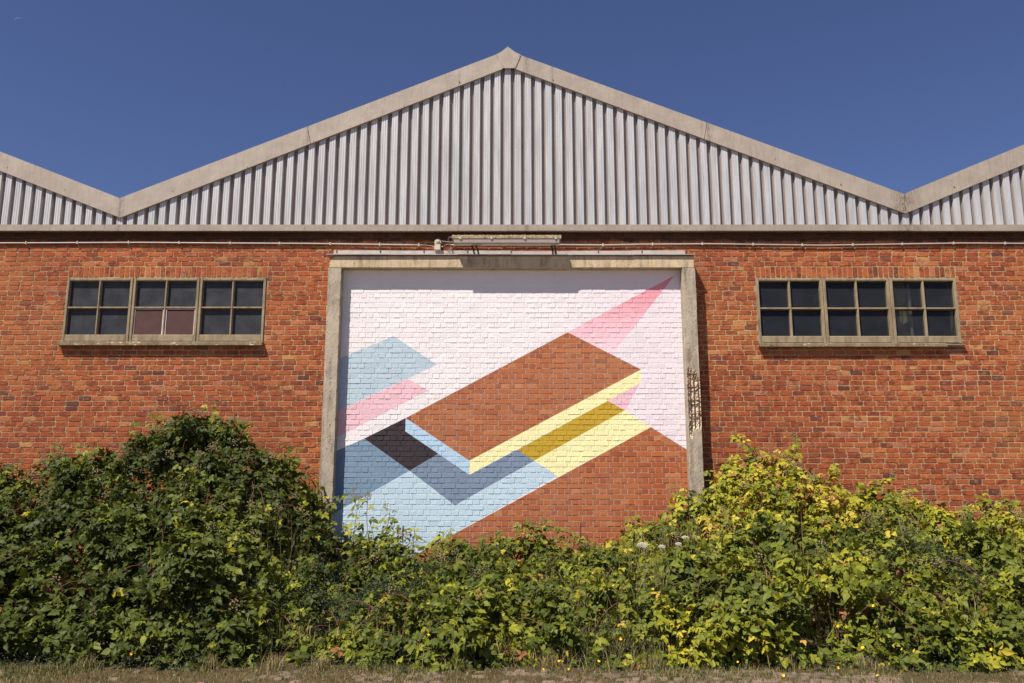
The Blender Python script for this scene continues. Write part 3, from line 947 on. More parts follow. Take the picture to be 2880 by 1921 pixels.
cable([(1273, 666, -.42), (1263, 668, -.30), (1261, 676, -.15), (1268, 690, -.06), (1266, 706, -.05), (1256, 714, -.03)], 'looped pale cable hanging from the left end of the strip light')
cable([(1242, 678, -.05), (1258, 680, -.18), (1275, 681, -.42)], 'thin cable from the sensor housing to the strip light')
cable([(1231, 705, -.06), (1232, 710, -.06), (1236, 715, -.04)], 'short pale cable dropping from the junction box to the flashing')

# strip light
ex0, ex1 = PX(1274, 675, -.5), PX(1575, 675, -.5)
zt_, zm_, zb_ = PZ(659.5, -.5), PZ(670.5, -.5), PZ(684.5, -.5)
lt = empty('strip_light', ((ex0+ex1)/2, -0.42, zm_)); tag(lt, 'long moss covered fluorescent strip light on arms above the doorway', 'wall lamp')
hw_ = (ex1-ex0)/2
m_ = MB()
def trough(x0, x1, prof_):
    vs = [(x0, y, zz) for y, zz in prof_] + [(x1, y, zz) for y, zz in prof_]; n = len(prof_)
    m_.add(vs, [tuple(range(n-1, -1, -1)), tuple(range(n, 2*n))] + [(i, (i+1) % n, (i+1) % n + n, i + n) for i in range(n)])
h1, h0 = zt_-zm_, zb_-zm_
trough(-hw_ - .02, hw_ + .02, [(-.085, 0), (-.075, h1*.55), (-.055, h1), (.055, h1), (.075, h1*.55), (.085, 0)])
for k in range(60): m_.blob((random.uniform(-hw_, hw_), random.uniform(-.05, .05), h1 + .0), random.uniform(.006, .014))
m_.build('housing', M['moss'], lt)
m_ = MB(); trough(-hw_ + .01, hw_ - .01, [(-.077, -.002), (.077, -.002), (.070, h0*.8), (.05, h0), (-.05, h0), (-.070, h0*.8)]); m_.build('diffuser', M['tube'], lt)
for f in (-.86, -.28, .34, .92):
    m_ = MB(); m_.box(f*hw_ - .016, f*hw_ + .016, -.092, -.080, -.012, .03); m_.build('clip', M['white'], lt)
for f in (-.66, -.58, .84, .9):
    m_ = MB(); m_.tube([(f*hw_, 0.02, h0*.8), (f*hw_ + .03, .16, h0 - .05), (f*hw_ + .05, .405, h0 - .11)], .014, 6); m_.build('arm', M['blackmetal'], lt)

# ================================================================== MOON
mo = MB()
r_ = 9.0; pts = []
n = 16
for k in range(n+1):
    a = math.radians(25 + 165*k/n); pts.append((math.cos(a)*r_, math.sin(a)*r_))
inner = []
for k in range(n+1):
    a = math.radians(25 + 165*k/n); w_ = math.sin(math.pi*k/n); inner.append((math.cos(a)*r_*(1-.42*w_), math.sin(a)*r_*(1-.42*w_)))
MD = 2000.0
mx, mz = P(50, 57, MD - CAM_D)
vs = [(x, -0.0, zz) for x, zz in pts] + [(x, 0.0, zz) for x, zz in inner] + [(x*.96, -1.2, zz*.96) for x, zz in pts]
fs = [(k, k+1, n+1+k+1, n+1+k) for k in range(n)]
mo.add(vs[:2*(n+1)], fs)
nm = N('pale_moon', 1.0, 0.0); nm.color(lin('d8c8d0')); 
tr = nm.new('ShaderNodeBsdfTransparent'); mxs = nm.new('ShaderNodeMixShader'); mxs.inputs[0].default_value = 0.10
nm.l.new(tr.outputs[0], mxs.inputs[1]); nm.l.new(nm.b.outputs[0], mxs.inputs[2]); nm.l.new(mxs.outputs[0], nm.out.inputs[0])
moon = mo.build('moon', nm.m, None, False, (mx, MD - CAM_D, mz)); tag(moon, 'faint pale crescent moon high in the blue sky', 'moon')

# ================================================================== VEGETATION
sil = [(-120,1080),(0,1075),(60,1105),(110,1060),(230,1045),(310,1005),(340,980),(400,990),(440,965),(480,950),(520,970),(560,995),(620,1028),(660,1050),(700,1095),(740,1150),(775,1205),
       (850,1228),(900,1236),(950,1248),(1000,1250),(1060,1245),(1120,1232),(1180,1220),(1240,1222),(1290,1245),(1340,1248),(1420,1248),(1460,1205),(1500,1180),(1560,1145),(1620,1120),
       (1660,1085),(1700,1060),(1740,1062),(1800,1070),(1850,1085),(1900,1105),(1960,1140),(2000,1135),(2060,1128),(2100,1165),(2150,1210),(2190,1235),(2230,1180),(2290,1168),(2351,1172),(2480,1170)]
SY = -0.75
sx_, sz_ = [], []
for a, b in sil:
    x, zz = P(a*1.225, b*1.225, SY); sx_.append(x); sz_.append(zz)
sx_ = np.array(sx_); sz_ = np.array(sz_)
def Hw(x): return np.interp(x, sx_, sz_)

# simple value noise
_pt = rng.random((64, 64))
def vnoise(x, y, s):
    x = x*s + 31.7; y = y*s + 17.3
    xi = np.floor(x).astype(int); yi = np.floor(y).astype(int); xf = x - xi; yf = y - yi
    xf = xf*xf*(3-2*xf); yf = yf*yf*(3-2*yf)
    g_ = lambda a, b: _pt[a % 64, b % 64]
    return (g_(xi, yi)*(1-xf) + g_(xi+1, yi)*xf)*(1-yf) + (g_(xi, yi+1)*(1-xf) + g_(xi+1, yi+1)*xf)*yf - .5

FRONT = 4.95
# bushes: cx, cy, yellowness, label
bushes = [
    (-8.2, -1.2, .0, 'dark green bramble thicket at the far left against the brick wall', 'far left'),
    (-5.3, -0.9, .02, 'tallest dark bramble mound, below the window with the red boards', 'left'),
    (-3.6, -1.6, .06, 'bramble thicket spilling over the foot of the left concrete post', ''),
    (-1.2, -1.4, .06, 'low bramble growth under the pale blue corner of the mural', ''),
    (1.3, -1.4, .08, 'low bramble growth along the bare brick bottom of the mural', ''),
    (3.9, -1.5, .26, 'yellowing bramble mound in front of the right concrete post', ''),
    (6.2, -1.3, .16, 'broad bramble thicket under the right window', ''),
    (8.6, -1.3, .08, 'bramble thicket at the far right edge against the brick wall', ''),
    (-5.6, -3.5, .0, 'low dark bramble at the far left front beside the path', ''),
    (-3.2, -3.9, .05, 'front bramble clump left of the dark fine-leaved herbs', ''),
    (-0.7, -4.0, .14, 'small bramble clump with yellow leaves at the middle front', ''),
    (2.2, -3.8, .13, 'front bramble clump right of the dry grass', ''),
    (4.5, -3.7, .10, 'front bramble clump with scattered buttercups at the right', ''),
]
BX = np.array([b[0] for b in bushes]); BYc = np.array([b[1] for b in bushes])
def nearest(x, y):
    d = np.sqrt((x[:, None]-BX)**2 + ((y[:, None]-BYc)*1.1)**2)
    i = d.argmin(1); ds = np.sort(d, 1); return i, ds[:, 1] - ds[:, 0]
def Hf(x, y):
    s = np.clip(-y / FRONT, 0, 1)
    hw = Hw(x + 0.15*vnoise(x, y, 1.3))
    tall = np.clip((hw - 1.0)/1.6, 0, 1)
    g_lo = 1 - 0.42*s - 0.45*s**4
    g_hi = np.clip(1 - np.clip((s - .14)/.86, 0, 1)**1.25, 0, 1)*0.92 + 0.08
    h = hw * (g_lo*(1-tall) + g_hi*tall)
    i, gap = nearest(x, y)
    h *= 1 - 0.24*np.exp(-(gap/0.35)**2)*np.clip(s*6 - .8, 0, 1)
    h += (0.75*vnoise(x, y, 1.0) + 0.55*vnoise(x, y, 2.4) + 0.42*vnoise(x, y, 5.2)) * (0.35 + .65*s) * np.clip((1-s)*5, 0.0, 1)
    edge = FRONT - 0.12 + .55*vnoise(x, y*0, 0.8) + .35*vnoise(x, y*0, 2.3)
    h *= np.clip((edge + y)/0.45, 0, 1)**.7
    return np.maximum(h, 0)

# visible-width limits by depth
def herb_zone(x, y):
    a = np.exp(-(((x + 1.75)/1.55)**2 + ((y + 3.3)/.55)**2)**2)
    b = np.exp(-(((x - 4.7)/0.95)**2 + ((y + 3.35)/.6)**2)**2)
    c = np.exp(-(((x - 1.3)/0.8)**2 + ((y + 4.2)/.5)**2)**2)*.6
    return np.clip(a + b + c, 0, 1)

def leaf_template(nl=3, seed=0, L=0.075, W=0.058):
    """compound leaf: petiole along +X, normal +Z"""
    r = random.Random(seed)
    vs = []; fs = []
    angs = {3: (0, 72, -72), 5: (0, 48, -48, 105, -105)}[nl]
    stem = 0.045
    for k, a in enumerate(angs):
        a = math.radians(a + r.uniform(-10, 10)); sc = (1.12 if k == 0 else (0.9 if k < 3 else .72)) * r.uniform(.9, 1.1)
        off = 0.022 if k == 0 else 0.004
        ca, sa = math.cos(a), math.sin(a)
        droop = r.uniform(.15, .5); fold = r.uniform(.12, .35); roll = r.uniform(-.25, .25)
        rows = [(0.0, 0.0), (0.20, 0.38), (0.46, .5), (0.76, .31), (1.12, 0.0)]
        base = len(vs)
        for (u, w) in rows:
            x = off + u*L*sc; zc = -droop*u*u*L
            if w == 0: vs.append((stem + x*ca, x*sa, zc))
            else:
                for sgn in (-1, 0, 1):
                    y = sgn*w*W*sc*r.uniform(.9, 1.1); zz = zc + abs(y)*fold + y*roll
                    xx = x + (0.006 if sgn else 0)*r.uniform(-1, 1)
                    vs.append((stem + xx*ca - y*sa, xx*sa + y*ca, zz))
        b = base
        fs += [(b, b+1, b+2), (b, b+2, b+3)]
        for q in (1, 4):
            fs += [(b+q, b+q+3, b+q+4), (b+q, b+q+4, b+q+1), (b+q+1, b+q+4, b+q+5), (b+q+1, b+q+5, b+q+2)]
        fs += [(b+7, b+10, b+8), (b+8, b+10, b+9)]
    b = len(vs)
    vs += [(0, -.0015, -.004), (0, .0015, -.004), (stem + .01, .001, 0)]
    fs.append((b, b+1, b+2))
    return np.array(vs, np.float32), np.array(fs, np.int32)
TPL = [leaf_template(3, 1), leaf_template(3, 2), leaf_template(5, 3, .070, .050), leaf_template(3, 4), leaf_template(5, 5, .066, .05)]

def tri_mesh(name, V, F, tints, mat):
    me = bpy.data.meshes.new(name)
    nv, nf = len(V), len(F)
    me.vertices.add(nv); me.vertices.foreach_set('co', V.astype(np.float32).ravel())
    me.loops.add(nf*3); me.loops.foreach_set('vertex_index', F.astype(np.int32).ravel())
    me.polygons.add(nf); me.polygons.foreach_set('loop_start', np.arange(0, nf*3, 3, dtype=np.int32))
    a = me.attributes.new('tint', 'FLOAT', 'POINT'); a.data.foreach_set('value', tints.astype(np.float32))
    me.update(calc_edges=True); me.materials.append(mat)
    return me

def frames(nrm, az):
    """rotation matrices with Z = nrm and X pointing in heading az projected to the leaf plane"""
    nrm = nrm / np.linalg.norm(nrm, axis=1, keepdims=True)
    h = np.stack([np.cos(az), np.sin(az), np.zeros_like(az)], 1)
    x = h - nrm * (h*nrm).sum(1, keepdims=True)
    x /= np.maximum(np.linalg.norm(x, axis=1, keepdims=True), 1e-6)
    y = np.cross(nrm, x)
    return np.stack([x, y, nrm], 2)      # columns

def instances(tpl, pos, R, sc):
    V, F = tpl
    n = len(pos)
    W = np.einsum('nij,vj->nvi', R, V) * sc[:, None, None] + pos[:, None, :]
    FF = F[None] + (np.arange(n)*len(V))[:, None, None]
    return W.reshape(-1, 3), FF.reshape(-1, 3)

def surf_normals(x, y):
    e = 0.09
    dx = (Hf(x+e, y) - Hf(x-e, y))/(2*e); dy = (Hf(x, y+e) - Hf(x, y-e))/(2*e)
    n = np.stack([-dx, -dy, np.ones_like(dx)], 1)
    return n / np.linalg.norm(n, axis=1, keepdims=True)

# --- sample leaves
NC = 260000
x = rng.uniform(-10.2, 10.2, NC); y = -rng.uniform(0.18, FRONT + .2, NC)
keep = np.abs(x) < 0.625*(CAM_D + y)*1.03 + .3
x, y = x[keep], y[keep]
H = Hf(x, y); nr = surf_normals(x, y)
area = 1/np.maximum(nr[:, 2], .18)
prob = area/5.6
hz = herb_zone(x, y)
prob = prob * np.clip(1 - 0.9*hz, .08, 1) * np.clip(.75 + .8*vnoise(x, y, 1.9), .3, 1.2)
keep = (rng.random(len(x)) < prob*2.6) & (H > 0.06)
x, y, H, nr = x[keep], y[keep], H[keep], nr[keep]
n_ = len(x)
dep = np.abs(rng.normal(0, 1, n_))*0.15 + (rng.random(n_) < .22)*rng.uniform(.1, .5, n_) * np.clip(H/0.6, .2, 1)
dep -= (rng.random(n_) < .12)*rng.uniform(0, .14, n_)
# outer leaves stand in clusters with gaps between; deeper ones are even
clus = np.clip(.55 + 2.6*vnoise(x, y + H*.7, 3.1) + 2.0*vnoise(x + 9, y + H*.7, 6.7), 0.0, 1.6)
kk = (dep > .17) | (rng.random(n_) < clus)
x, y, H, nr, dep = x[kk], y[kk], H[kk], nr[kk], dep[kk]; n_ = len(x)
pos = np.stack([x, y, H], 1) - nr*dep[:, None]
# overhanging billows: clumps of growth lean out over the hollows below them
def billow(px_, pz_):
    return .62*np.clip(vnoise(px_, pz_, 1.9) + .02, 0, .5)*1.6 + .30*np.clip(vnoise(px_ + 5, pz_, 4.6), -.1, .5)
bw = billow(pos[:, 0], pos[:, 2]) * np.clip(pos[:, 2]/.5, 0, 1) * np.clip((FRONT + pos[:, 1])/.8 + .15, 0, 1)
pos[:, 1] -= bw; pos[:, 2] -= bw*.12
bgrad = (billow(pos[:, 0], pos[:, 2] + .08) - billow(pos[:, 0], pos[:, 2] - .08))/.16
nr[:, 2] += np.clip(bgrad*-1.0, -1, 1)*.0 + np.clip(-bgrad, -.6, .8)*.5
ok = pos[:, 2] > 0.02
pos, nr, dep = pos[ok], nr[ok], dep[ok]
pos[:, 1] = np.minimum(pos[:, 1], -0.14)
print('bramble leaves', len(pos))
sunv = np.array(SUN)
nrm = nr*.45 + sunv*.32 + np.array([0, -.1, .3]) + rng.normal(0, .55, (len(pos), 3))
az = rng.uniform(0, 2*math.pi, len(pos)); az = np.where(rng.random(len(pos)) < .6, -math.pi/2 + rng.normal(0, 1.0, len(pos)), az)
sc = rng.uniform(.50, 1.02, len(pos)) * (1 + .12*np.clip(-pos[:, 1]-2, 0, 2)/2)
bi, _ = nearest(pos[:, 0], pos[:, 1])
yel = np.array([b[2] for b in bushes])[bi]
clump = vnoise(pos[:, 0] + pos[:, 2]*.8, pos[:, 1] + pos[:, 2]*.6, 1.7)
tt = .29 + .46*clump + yel*1.15 + rng.normal(0, .11, len(pos)) + .13*np.clip(pos[:, 0]/6 + .1, -1, 1)
tt += (rng.random(len(pos)) < (.03 + yel*.35))*rng.uniform(.15, .45, len(pos))
tt = np.clip(tt, .02, np.where(yel < .1, .86, 1))
tpi = rng.choice(len(TPL), len(pos), p=[.27, .25, .16, .22, .10])

# --- single shoots that rise above the mass: (base px, tip px, plane y, leaves, berries)
shoots = [((590, 1240), (590, 1140), -.7, 12, 1), ((560, 1260), (530, 1178), -.7, 7, 1), ((670, 1250), (690, 1188), -.6, 7, 1), ((170, 1300), (172, 1250), -.7, 5, 1),
          ((640, 1250), (660, 1170), -.7, 5, 1), ((820, 1330), (815, 1250), -.7, 10, 0), ((120, 1330), (128, 1290), -.8, 5, 1), ((15, 1360), (5, 1305), -.8, 6, 0),
          ((985, 1560), (1010, 1395), -1.0, 9, 3), ((1040, 1540), (1035, 1402), -1.0, 5, 3), ((880, 1460), (985, 1385), -1.0, 6, 1), ((1075, 1560), (1098, 1430), -1.0, 10, 1), ((1085, 1570), (1108, 1475), -1.0, 5, 1),
          ((1150, 1570), (1165, 1480), -1.0, 6, 0), ((1200, 1545), (1260, 1490), -1.0, 8, 0), ((2140, 1300), (2065, 1222), -.6, 11, 1), ((2230, 1310), (2222, 1232), -.7, 7, 2), ((2180, 1330), (2240, 1262), -.7, 6, 1),
          ((2330, 1350), (2345, 1300), -.7, 5, 0), ((2420, 1400), (2500, 1345), -.6, 12, 1), ((2440, 1420), (2560, 1375), -.6, 8, 1), ((2700, 1440), (2780, 1400), -.7, 9, 0), ((2760, 1450), (2860, 1405), -.7, 10, 0),
          ((1890, 1450), (1900, 1380), -1.0, 8, 2), ((1960, 1430), (1990, 1370), -.9, 7, 0), ((1800, 1530), (1770, 1450), -1.1, 7, 1)]
for q in range(46):
    a = random.uniform(10, 2870)
    if 900 < a < 1000 or 1700 < a < 1980 and q % 2: continue
    x_ = P(a, 1300, -.7)[0]; h_ = float(Hw(x_)); 
    py_ = 960.5 - 2400*math.tan(math.atan2(h_ - CAM_H, CAM_D - .7) - PITCH)
    shoots.append(((a, py_ + 50), (a + random.uniform(-45, 45), py_ - random.uniform(12, 48)), -.7, random.randint(4, 7), random.choice((0, 0, 1))))
arch = [((1200, 1580), (1330, 1500), (1480, 1455), (1570, 1500)), ((1480, 1470), (1560, 1475), (1620, 1505), (1665, 1540)), ((1330, 1560), (1420, 1500), (1470, 1500), (1530, 1560))]
canes = [[] for _ in bushes]; berries = [[] for _ in bushes]
ex_p, ex_n, ex_t, ex_s, ex_a = [], [], [], [], []
def bez(p0, p1, p2, p3, t):
    s = 1-t; return p0*(s**3) + p1*(3*s*s*t) + p2*(3*s*t*t) + p3*(t**3)
def W3(px_, py_, yy): a, b = P(px_, py_, yy); return Vector((a, yy, b))
def near1(p): return int(nearest(np.array([p.x]), np.array([p.y]))[0][0])
def run_shoot(curve, nl, base_t=.5, lf=(.8, 1.25)):
    b = near1(curve[0])
    canes[b].append(curve)
    m = len(curve)
    for k in range(nl):
        t = (k + .8 + random.uniform(-.2, .2))/(nl + .3); i = min(int(t*(m-1)), m-2); f = t*(m-1) - i
        p = curve[i].lerp(curve[i+1], min(f, 1)); side = 1 if k % 2 else -1
        d = Vector((side*random.uniform(.2, 1), -random.uniform(.1, 1), random.uniform(-.2, .4))).normalized()
        ex_p.append(p + d*0.015); ex_a.append(math.atan2(d.y, d.x)); ex_s.append(random.uniform(*lf)*(1 - .2*t))
        ex_n.append(Vector((random.gauss(-.15, .35), -.45 + random.gauss(0, .3), .75 + random.gauss(0, .2)))); ex_t.append(min(1, max(.05, base_t + random.gauss(0, .13))))
    return b
for (b0, t0, yy, nl, nb) in shoots:
    nl = int(nl*1.5)
    p0, p3 = W3(*b0, yy - .1), W3(*t0, yy)
    mid = (p0 + p3)/2 + Vector((random.uniform(-.08, .08), -random.uniform(.02, .1), random.uniform(.0, .08)))
    cur = [bez(p0, p0.lerp(mid, .6), mid.lerp(p3, .5), p3, k/9) for k in range(10)]
    yl = .48 if b0[0] < 1700 else .62
    bb = run_shoot(cur, nl, yl)
    for q in range(nb):
        berries[bb].append((p3 + Vector((random.uniform(-.06, .06), random.uniform(-.06, .02), random.uniform(-.08, .04))), random.uniform(.7, 1.1)))
for a in arch:
    pp = [W3(*q, -.75) for q in a]
    cur = [bez(*pp, k/13) for k in range(14)]
    run_shoot(cur, 16, .45, (.7, 1.05))
# canes arching inside the masses
for b, (cx, cy, *_r) in enumerate(bushes):
    for k in range(16):
        xx = cx + random.uniform(-1.3, 1.3); yy = min(-.4, cy + random.uniform(-.6, .6)); 
        x2 = xx + random.uniform(-.7, .7); y2 = max(-FRONT + .3, yy - random.uniform(.2, .9))
        h0_ = float(Hf(np.array([xx]), np.array([yy]))[0]); h2_ = float(Hf(np.array([x2]), np.array([y2]))[0])
        if h0_ < .3 or h2_ < .12: continue
        p0 = Vector((xx, yy, .0)); p3 = Vector((x2, y2, h2_ + random.uniform(-.08, .05)))
        cur = [bez(p0, Vector((xx, yy, h0_*.9)), Vector(((xx+x2)/2, (yy+y2)/2, max(h0_, h2_) + .06)), p3, q/9) for q in range(10)]
        canes[b].append(cur)
    nb = [16, 30, 24, 8, 7, 18, 16, 12, 12, 10, 4, 6, 7][b]
    for k in range(nb):
        xx = cx + random.gauss(0, .75); yy = min(-.5, cy + random.gauss(0, .7))
        h_ = float(Hf(np.array([xx]), np.array([yy]))[0])
        if h_ > .35: berries[b].append((Vector((xx, yy - .05, h_ + random.uniform(.0, .06))), random.uniform(.9, 1.4)))

if ex_p:
    pos = np.vstack([pos, np.array([tuple(p) for p in ex_p])]); nrm = np.vstack([nrm, np.array([tuple(p) for p in ex_n])])
    az = np.concatenate([az, ex_a]); sc = np.concatenate([sc, ex_s]); tt = np.concatenate([tt, ex_t]); dep = np.concatenate([dep, np.full(len(ex_p), -.1)])
    tpi = np.concatenate([tpi, rng.choice([0, 1, 3], len(ex_p))]); bi, _ = nearest(pos[:, 0], pos[:, 1])
R = frames(nrm, az)

tpl_mesh = []
for k, (V, F) in enumerate(TPL):
    me = bpy.data.meshes.new('leaf'); me.from_pydata([tuple(map(float, q)) for q in V], [], [tuple(map(int, f)) for f in F]); me.update(); me.materials.append(M['leaf']); tpl_mesh.append(me)

# berry cluster mesh: stalked berries in a loose pyramid
def cluster_mesh(seed):
    r = random.Random(seed); m_ = MB()
    for k in range(20):
        h_ = k/20; rad = .065*(1 - .6*h_); a = k*2.4
        c = (math.cos(a)*rad*r.uniform(.5, 1), math.sin(a)*rad*r.uniform(.5, 1), .0 + .10*h_ + r.uniform(-.012, .012))
        m_.blob(c, r.uniform(.006, .0095), r.uniform(.05, .9))
        m_.add([(0, 0, c[2]-.03), (0.0012, 0, c[2]-.03), c], [(0, 1, 2)], .5)
    return m_.mesh('berry_cluster')
cm = [cluster_mesh(s) for s in (1, 2, 3)]
for m_ in cm: m_.materials.append(M['berry'])

for b, (cx, cy, yl, label, _s) in enumerate(bushes):
    root = empty('bramble', (cx, cy, 0)); tag(root, label, 'bush', 'brambles along the foot of the wall')
    org = np.array([cx, cy, 0.0])
    idx = np.where(bi == b)[0]
    if len(idx) == 0: continue
    # the leaves that show largest: outermost, nearest, biggest
    score = sc[idx]/(CAM_D + pos[idx, 1]) * np.where(dep[idx] < .06, 1, .2)
    order = idx[np.argsort(-score)]
    single, rest = order[:300], order[300:]
    for i in single:
        Mx = Matrix.Identity(4)
        for a in range(3):
            for c in range(3): Mx[a][c] = float(R[i][a, c]*sc[i])
            Mx[a][3] = float(pos[i][a] - org[a])
        o = bpy.data.objects.new('leaf', tpl_mesh[tpi[i]]); COL.objects.link(o); o.parent = root; o.matrix_local = Mx; o.color = (float(tt[i]), 0, 0, 1)
    Vs, Fs, Ts = [], [], []; base = 0
    for k in range(len(TPL)):
        ii = rest[tpi[rest] == k]
        if not len(ii): continue
        V, F = instances(TPL[k], pos[ii] - org, R[ii], sc[ii]); Vs.append(V); Fs.append(F + base); base += len(V); Ts.append(np.repeat(tt[ii], len(TPL[k][0])))
    if Vs:
        me = tri_mesh('foliage', np.vstack(Vs), np.vstack(Fs), np.concatenate(Ts), M['leaf']); o = link('foliage', me, None, root); o['kind'] = 'stuff'
    for cur in canes[b]:
        m_ = MB(); m_.tube([tuple(p - Vector(org)) for p in cur], .0065, 4, 0, .003); m_.build('cane', M['cane'], root)
    for (p, s_) in berries[b]:
        o = bpy.data.objects.new('berry_cluster', random.choice(cm)); COL.objects.link(o); o.parent = root
        o.location = p - Vector(org); o.scale = (s_, s_, s_); o.rotation_euler = (random.uniform(-.7, .7), random.uniform(-.7, .7), random.uniform(0, 6))

# --- fine dark herb carpet
NH = 260000
hx = rng.uniform(-9, 9, NH); hy = -rng.uniform(1.6, FRONT + .45, NH)
zone = herb_zone(hx, hy)
keep = (rng.random(NH) < zone*1.0 + .05 + .5*np.clip((-hy - 4.35)*3, 0, 1)*np.clip(.3 + 2*vnoise(hx, hy*0 + 2, 1.4), 0, 1)*np.clip((5.1 + hy)*3, 0, 1)) & (np.abs(hx) < .62*(CAM_D + hy) + .2)
hx, hy = hx[keep], hy[keep]; zone = zone[keep]
hh = Hf(hx, hy); nn = surf_normals(hx, hy)
hh = np.maximum(hh, .05 + .12*rng.random(len(hx))*(hh < .05))
pz = hh + .06*zone - np.abs(rng.normal(0, .09, len(hx)))*np.clip(hh/.4, .1, 1)
hp = np.stack([hx, hy, np.maximum(pz, .01)], 1)
Vt = np.array([(0, 0, 0), (.010, .0035, .001), (.022, 0, -.002), (.010, -.0035, .001)], np.float32); Ft = np.array([(0, 3, 1), (1, 3, 2)], np.int32)
hn = nn*.4 + rng.normal(0, .6, (len(hp), 3)) + np.array([-.1, -.2, .5])
V, F = instances((Vt, Ft), hp, frames(hn, rng.uniform(0, 6.28, len(hp))), rng.uniform(.7, 1.6, len(hp)))
ht = np.clip(.4 + rng.normal(0, .22, len(hp)) + .3*vnoise(hx, hy, 3.), .0, 1)
o = link('low_herbs', tri_mesh('low_herbs', V, F, np.repeat(ht, 4), M['herb']))
tag(o, 'dark fine-leaved herbs filling the gaps between the brambles', 'ground cover', None, 'stuff')
print('herbs', len(hp))

# --- grass: dry and green blades
def blades(n, fx, fy, hmin, hmax, tmean, tsd, zfun=None, w=.0035, lean=.4):
    x = fx(n); y = fy(n)
    k = np.abs(x) < .62*(CAM_D + y) + .2
    x, y = x[k], y[k]; n = len(x)
    z = np.zeros(n) if zfun is None else zfun(x, y)
    h = rng.uniform(hmin, hmax, n); a = rng.uniform(0, 6.28, n); l = np.abs(rng.normal(0, lean, n))*h
    dx, dy = np.cos(a)*l, np.sin(a)*l; px_, py_ = -np.sin(a)*w, np.cos(a)*w
    fa = rng.uniform(0, 6.28, n); px_, py_ = np.cos(fa)*w, np.sin(fa)*w
    V = np.zeros((n, 5, 3))
    V[:, 0] = np.stack([x - px_, y - py_, z], 1); V[:, 1] = np.stack([x + px_, y + py_, z], 1)
    V[:, 2] = np.stack([x + dx*.4 - px_*.8, y + dy*.4 - py_*.8, z + h*.6], 1); V[:, 3] = np.stack([x + dx*.4 + px_*.8, y + dy*.4 + py_*.8, z + h*.6], 1)
    V[:, 4] = np.stack([x + dx, y + dy, z + h*rng.uniform(.75, 1, n)], 1)
    F = np.array([(0, 1, 3), (0, 3, 2), (2, 3, 4)])[None] + (np.arange(n)*5)[:, None, None]
    t = np.clip(rng.normal(tmean, tsd, n), 0, 1)
    return V.reshape(-1, 3), F.reshape(-1, 3), np.repeat(t, 5)
parts = []
def gap(x, y): return np.maximum(Hf(x, y)*.55, 0)
def clumpx(n):
    x = rng.uniform(-6.5, 6.5, n*3); k = rng.random(n*3) < np.clip(.22 + 2.4*vnoise(x, x*0 + 3.3, 1.5), .03, 1); return x[k][:n]
def cl(n, fy, *a, **k):
    x = clumpx(n); return blades(len(x), lambda m: x, fy, *a, **k)
parts.append(cl(9000, lambda n: -4.60 - np.abs(rng.normal(0, .28, n)), .02, .09, .5, .28, w=.0022))
parts.append(blades(26000, lambda n: rng.uniform(-6.5, 6.5, n), lambda n: -4.45 - rng.uniform(0, 1.5, n), .012, .045, .5, .27, w=.0022, lean=.9))
parts.append(cl(5000, lambda n: -4.75 - rng.uniform(0, .7, n), .02, .06, .6, .25, w=.0022, lean=.8))
parts.append(blades(3800, lambda n: rng.normal(.75, .7, n), lambda n: -4.15 + rng.normal(0, .3, n), .04, .28, .6, .28, lambda x, y: Hf(x, y)*.35, w=.0025, lean=.7))
parts.append(blades(2600, lambda n: rng.normal(1.6, .8, n), lambda n: -2.9 + rng.normal(0, .6, n), .2, .6, .55, .3, lambda x, y: Hf(x, y)*.6, w=.0035))
parts.append(blades(2000, lambda n: rng.uniform(-7, 7, n), lambda n: -3.9 + rng.normal(0, .35, n), .1, .35, .5, .28, lambda x, y: Hf(x, y)*.5))
# tall dead stems standing through the brambles
for cxx, cyy, nn_ in ((5.0, -1.9, 90), (4.6, -2.6, 60), (-3.0, -2.2, 60), (2.6, -2.3, 80), (1.9, -2.0, 80), (-4.4, -2.6, 40), (6.4, -2.4, 50), (-7.0, -2.0, 40), (3.4, -3.2, 60)):
    parts.append(blades(nn_, lambda n: rng.normal(cxx, .25, n), lambda n: cyy + rng.normal(0, .25, n), .35, .85, .78, .12, lambda x, y: Hf(x, y)*.75, w=.003, lean=.25))
for cxx in (-2.35, -1.9, -.55, .35, 1.4, 2.7, 3.5, -4.2, -3.0):
    parts.append(blades(120, lambda n: rng.normal(cxx, .05, n), lambda n: -4.72 + rng.normal(0, .08, n), .08, .2, .75, .15))
Vs, Fs, Ts = [], [], []; base = 0
for V, F, t in parts: Vs.append(V); Fs.append(F + base); base += len(V); Ts.append(t)
o = link('grass', tri_mesh('grass', np.vstack(Vs), np.vstack(Fs), np.concatenate(Ts), M['grass']))
tag(o, 'dry and green grass blades at the edge of the paving', 'grass', None, 'stuff')

# --- dry seed stalks (dock): single plants
def dock(px_, py_, yy, h_, lean, label):
    p = W3(px_, py_, yy); e = empty('dock_plant', (p.x, yy, 0)); tag(e, label, 'weed', 'dry dock seed spikes')
    zb = 0; top = p.z
    m_ = MB(); m_.tube([(0 - lean, 0, zb), (-lean*.3, 0, top*.6), (0, 0, top)], .005, 4, 0, .002); m_.build('stem', M['cane'], e)
    m_ = MB(); r = random.Random(int(px_))
    for k in range(70):
        t = r.random(); a = r.uniform(0, 6.28); rr_ = .014*(1 - t*.6)
        m_.blob((-lean*.25*(1-t) + math.cos(a)*rr_, math.sin(a)*rr_, top - h_*(1-t)), r.uniform(.004, .008))
    m_.build('seed_spike', M['dock'], e)
dock(1633, 1472, -1.6, .38, .06, 'tallest dark seed spike leaning left before the bare mural brick')
dock(1650, 1500, -1.6, .30, -.05, 'short dark seed spike right beside the tallest one')
dock(1120, 1480, -1.2, .18, .05, 'thin reddish seed spike curving before the pale blue paint')
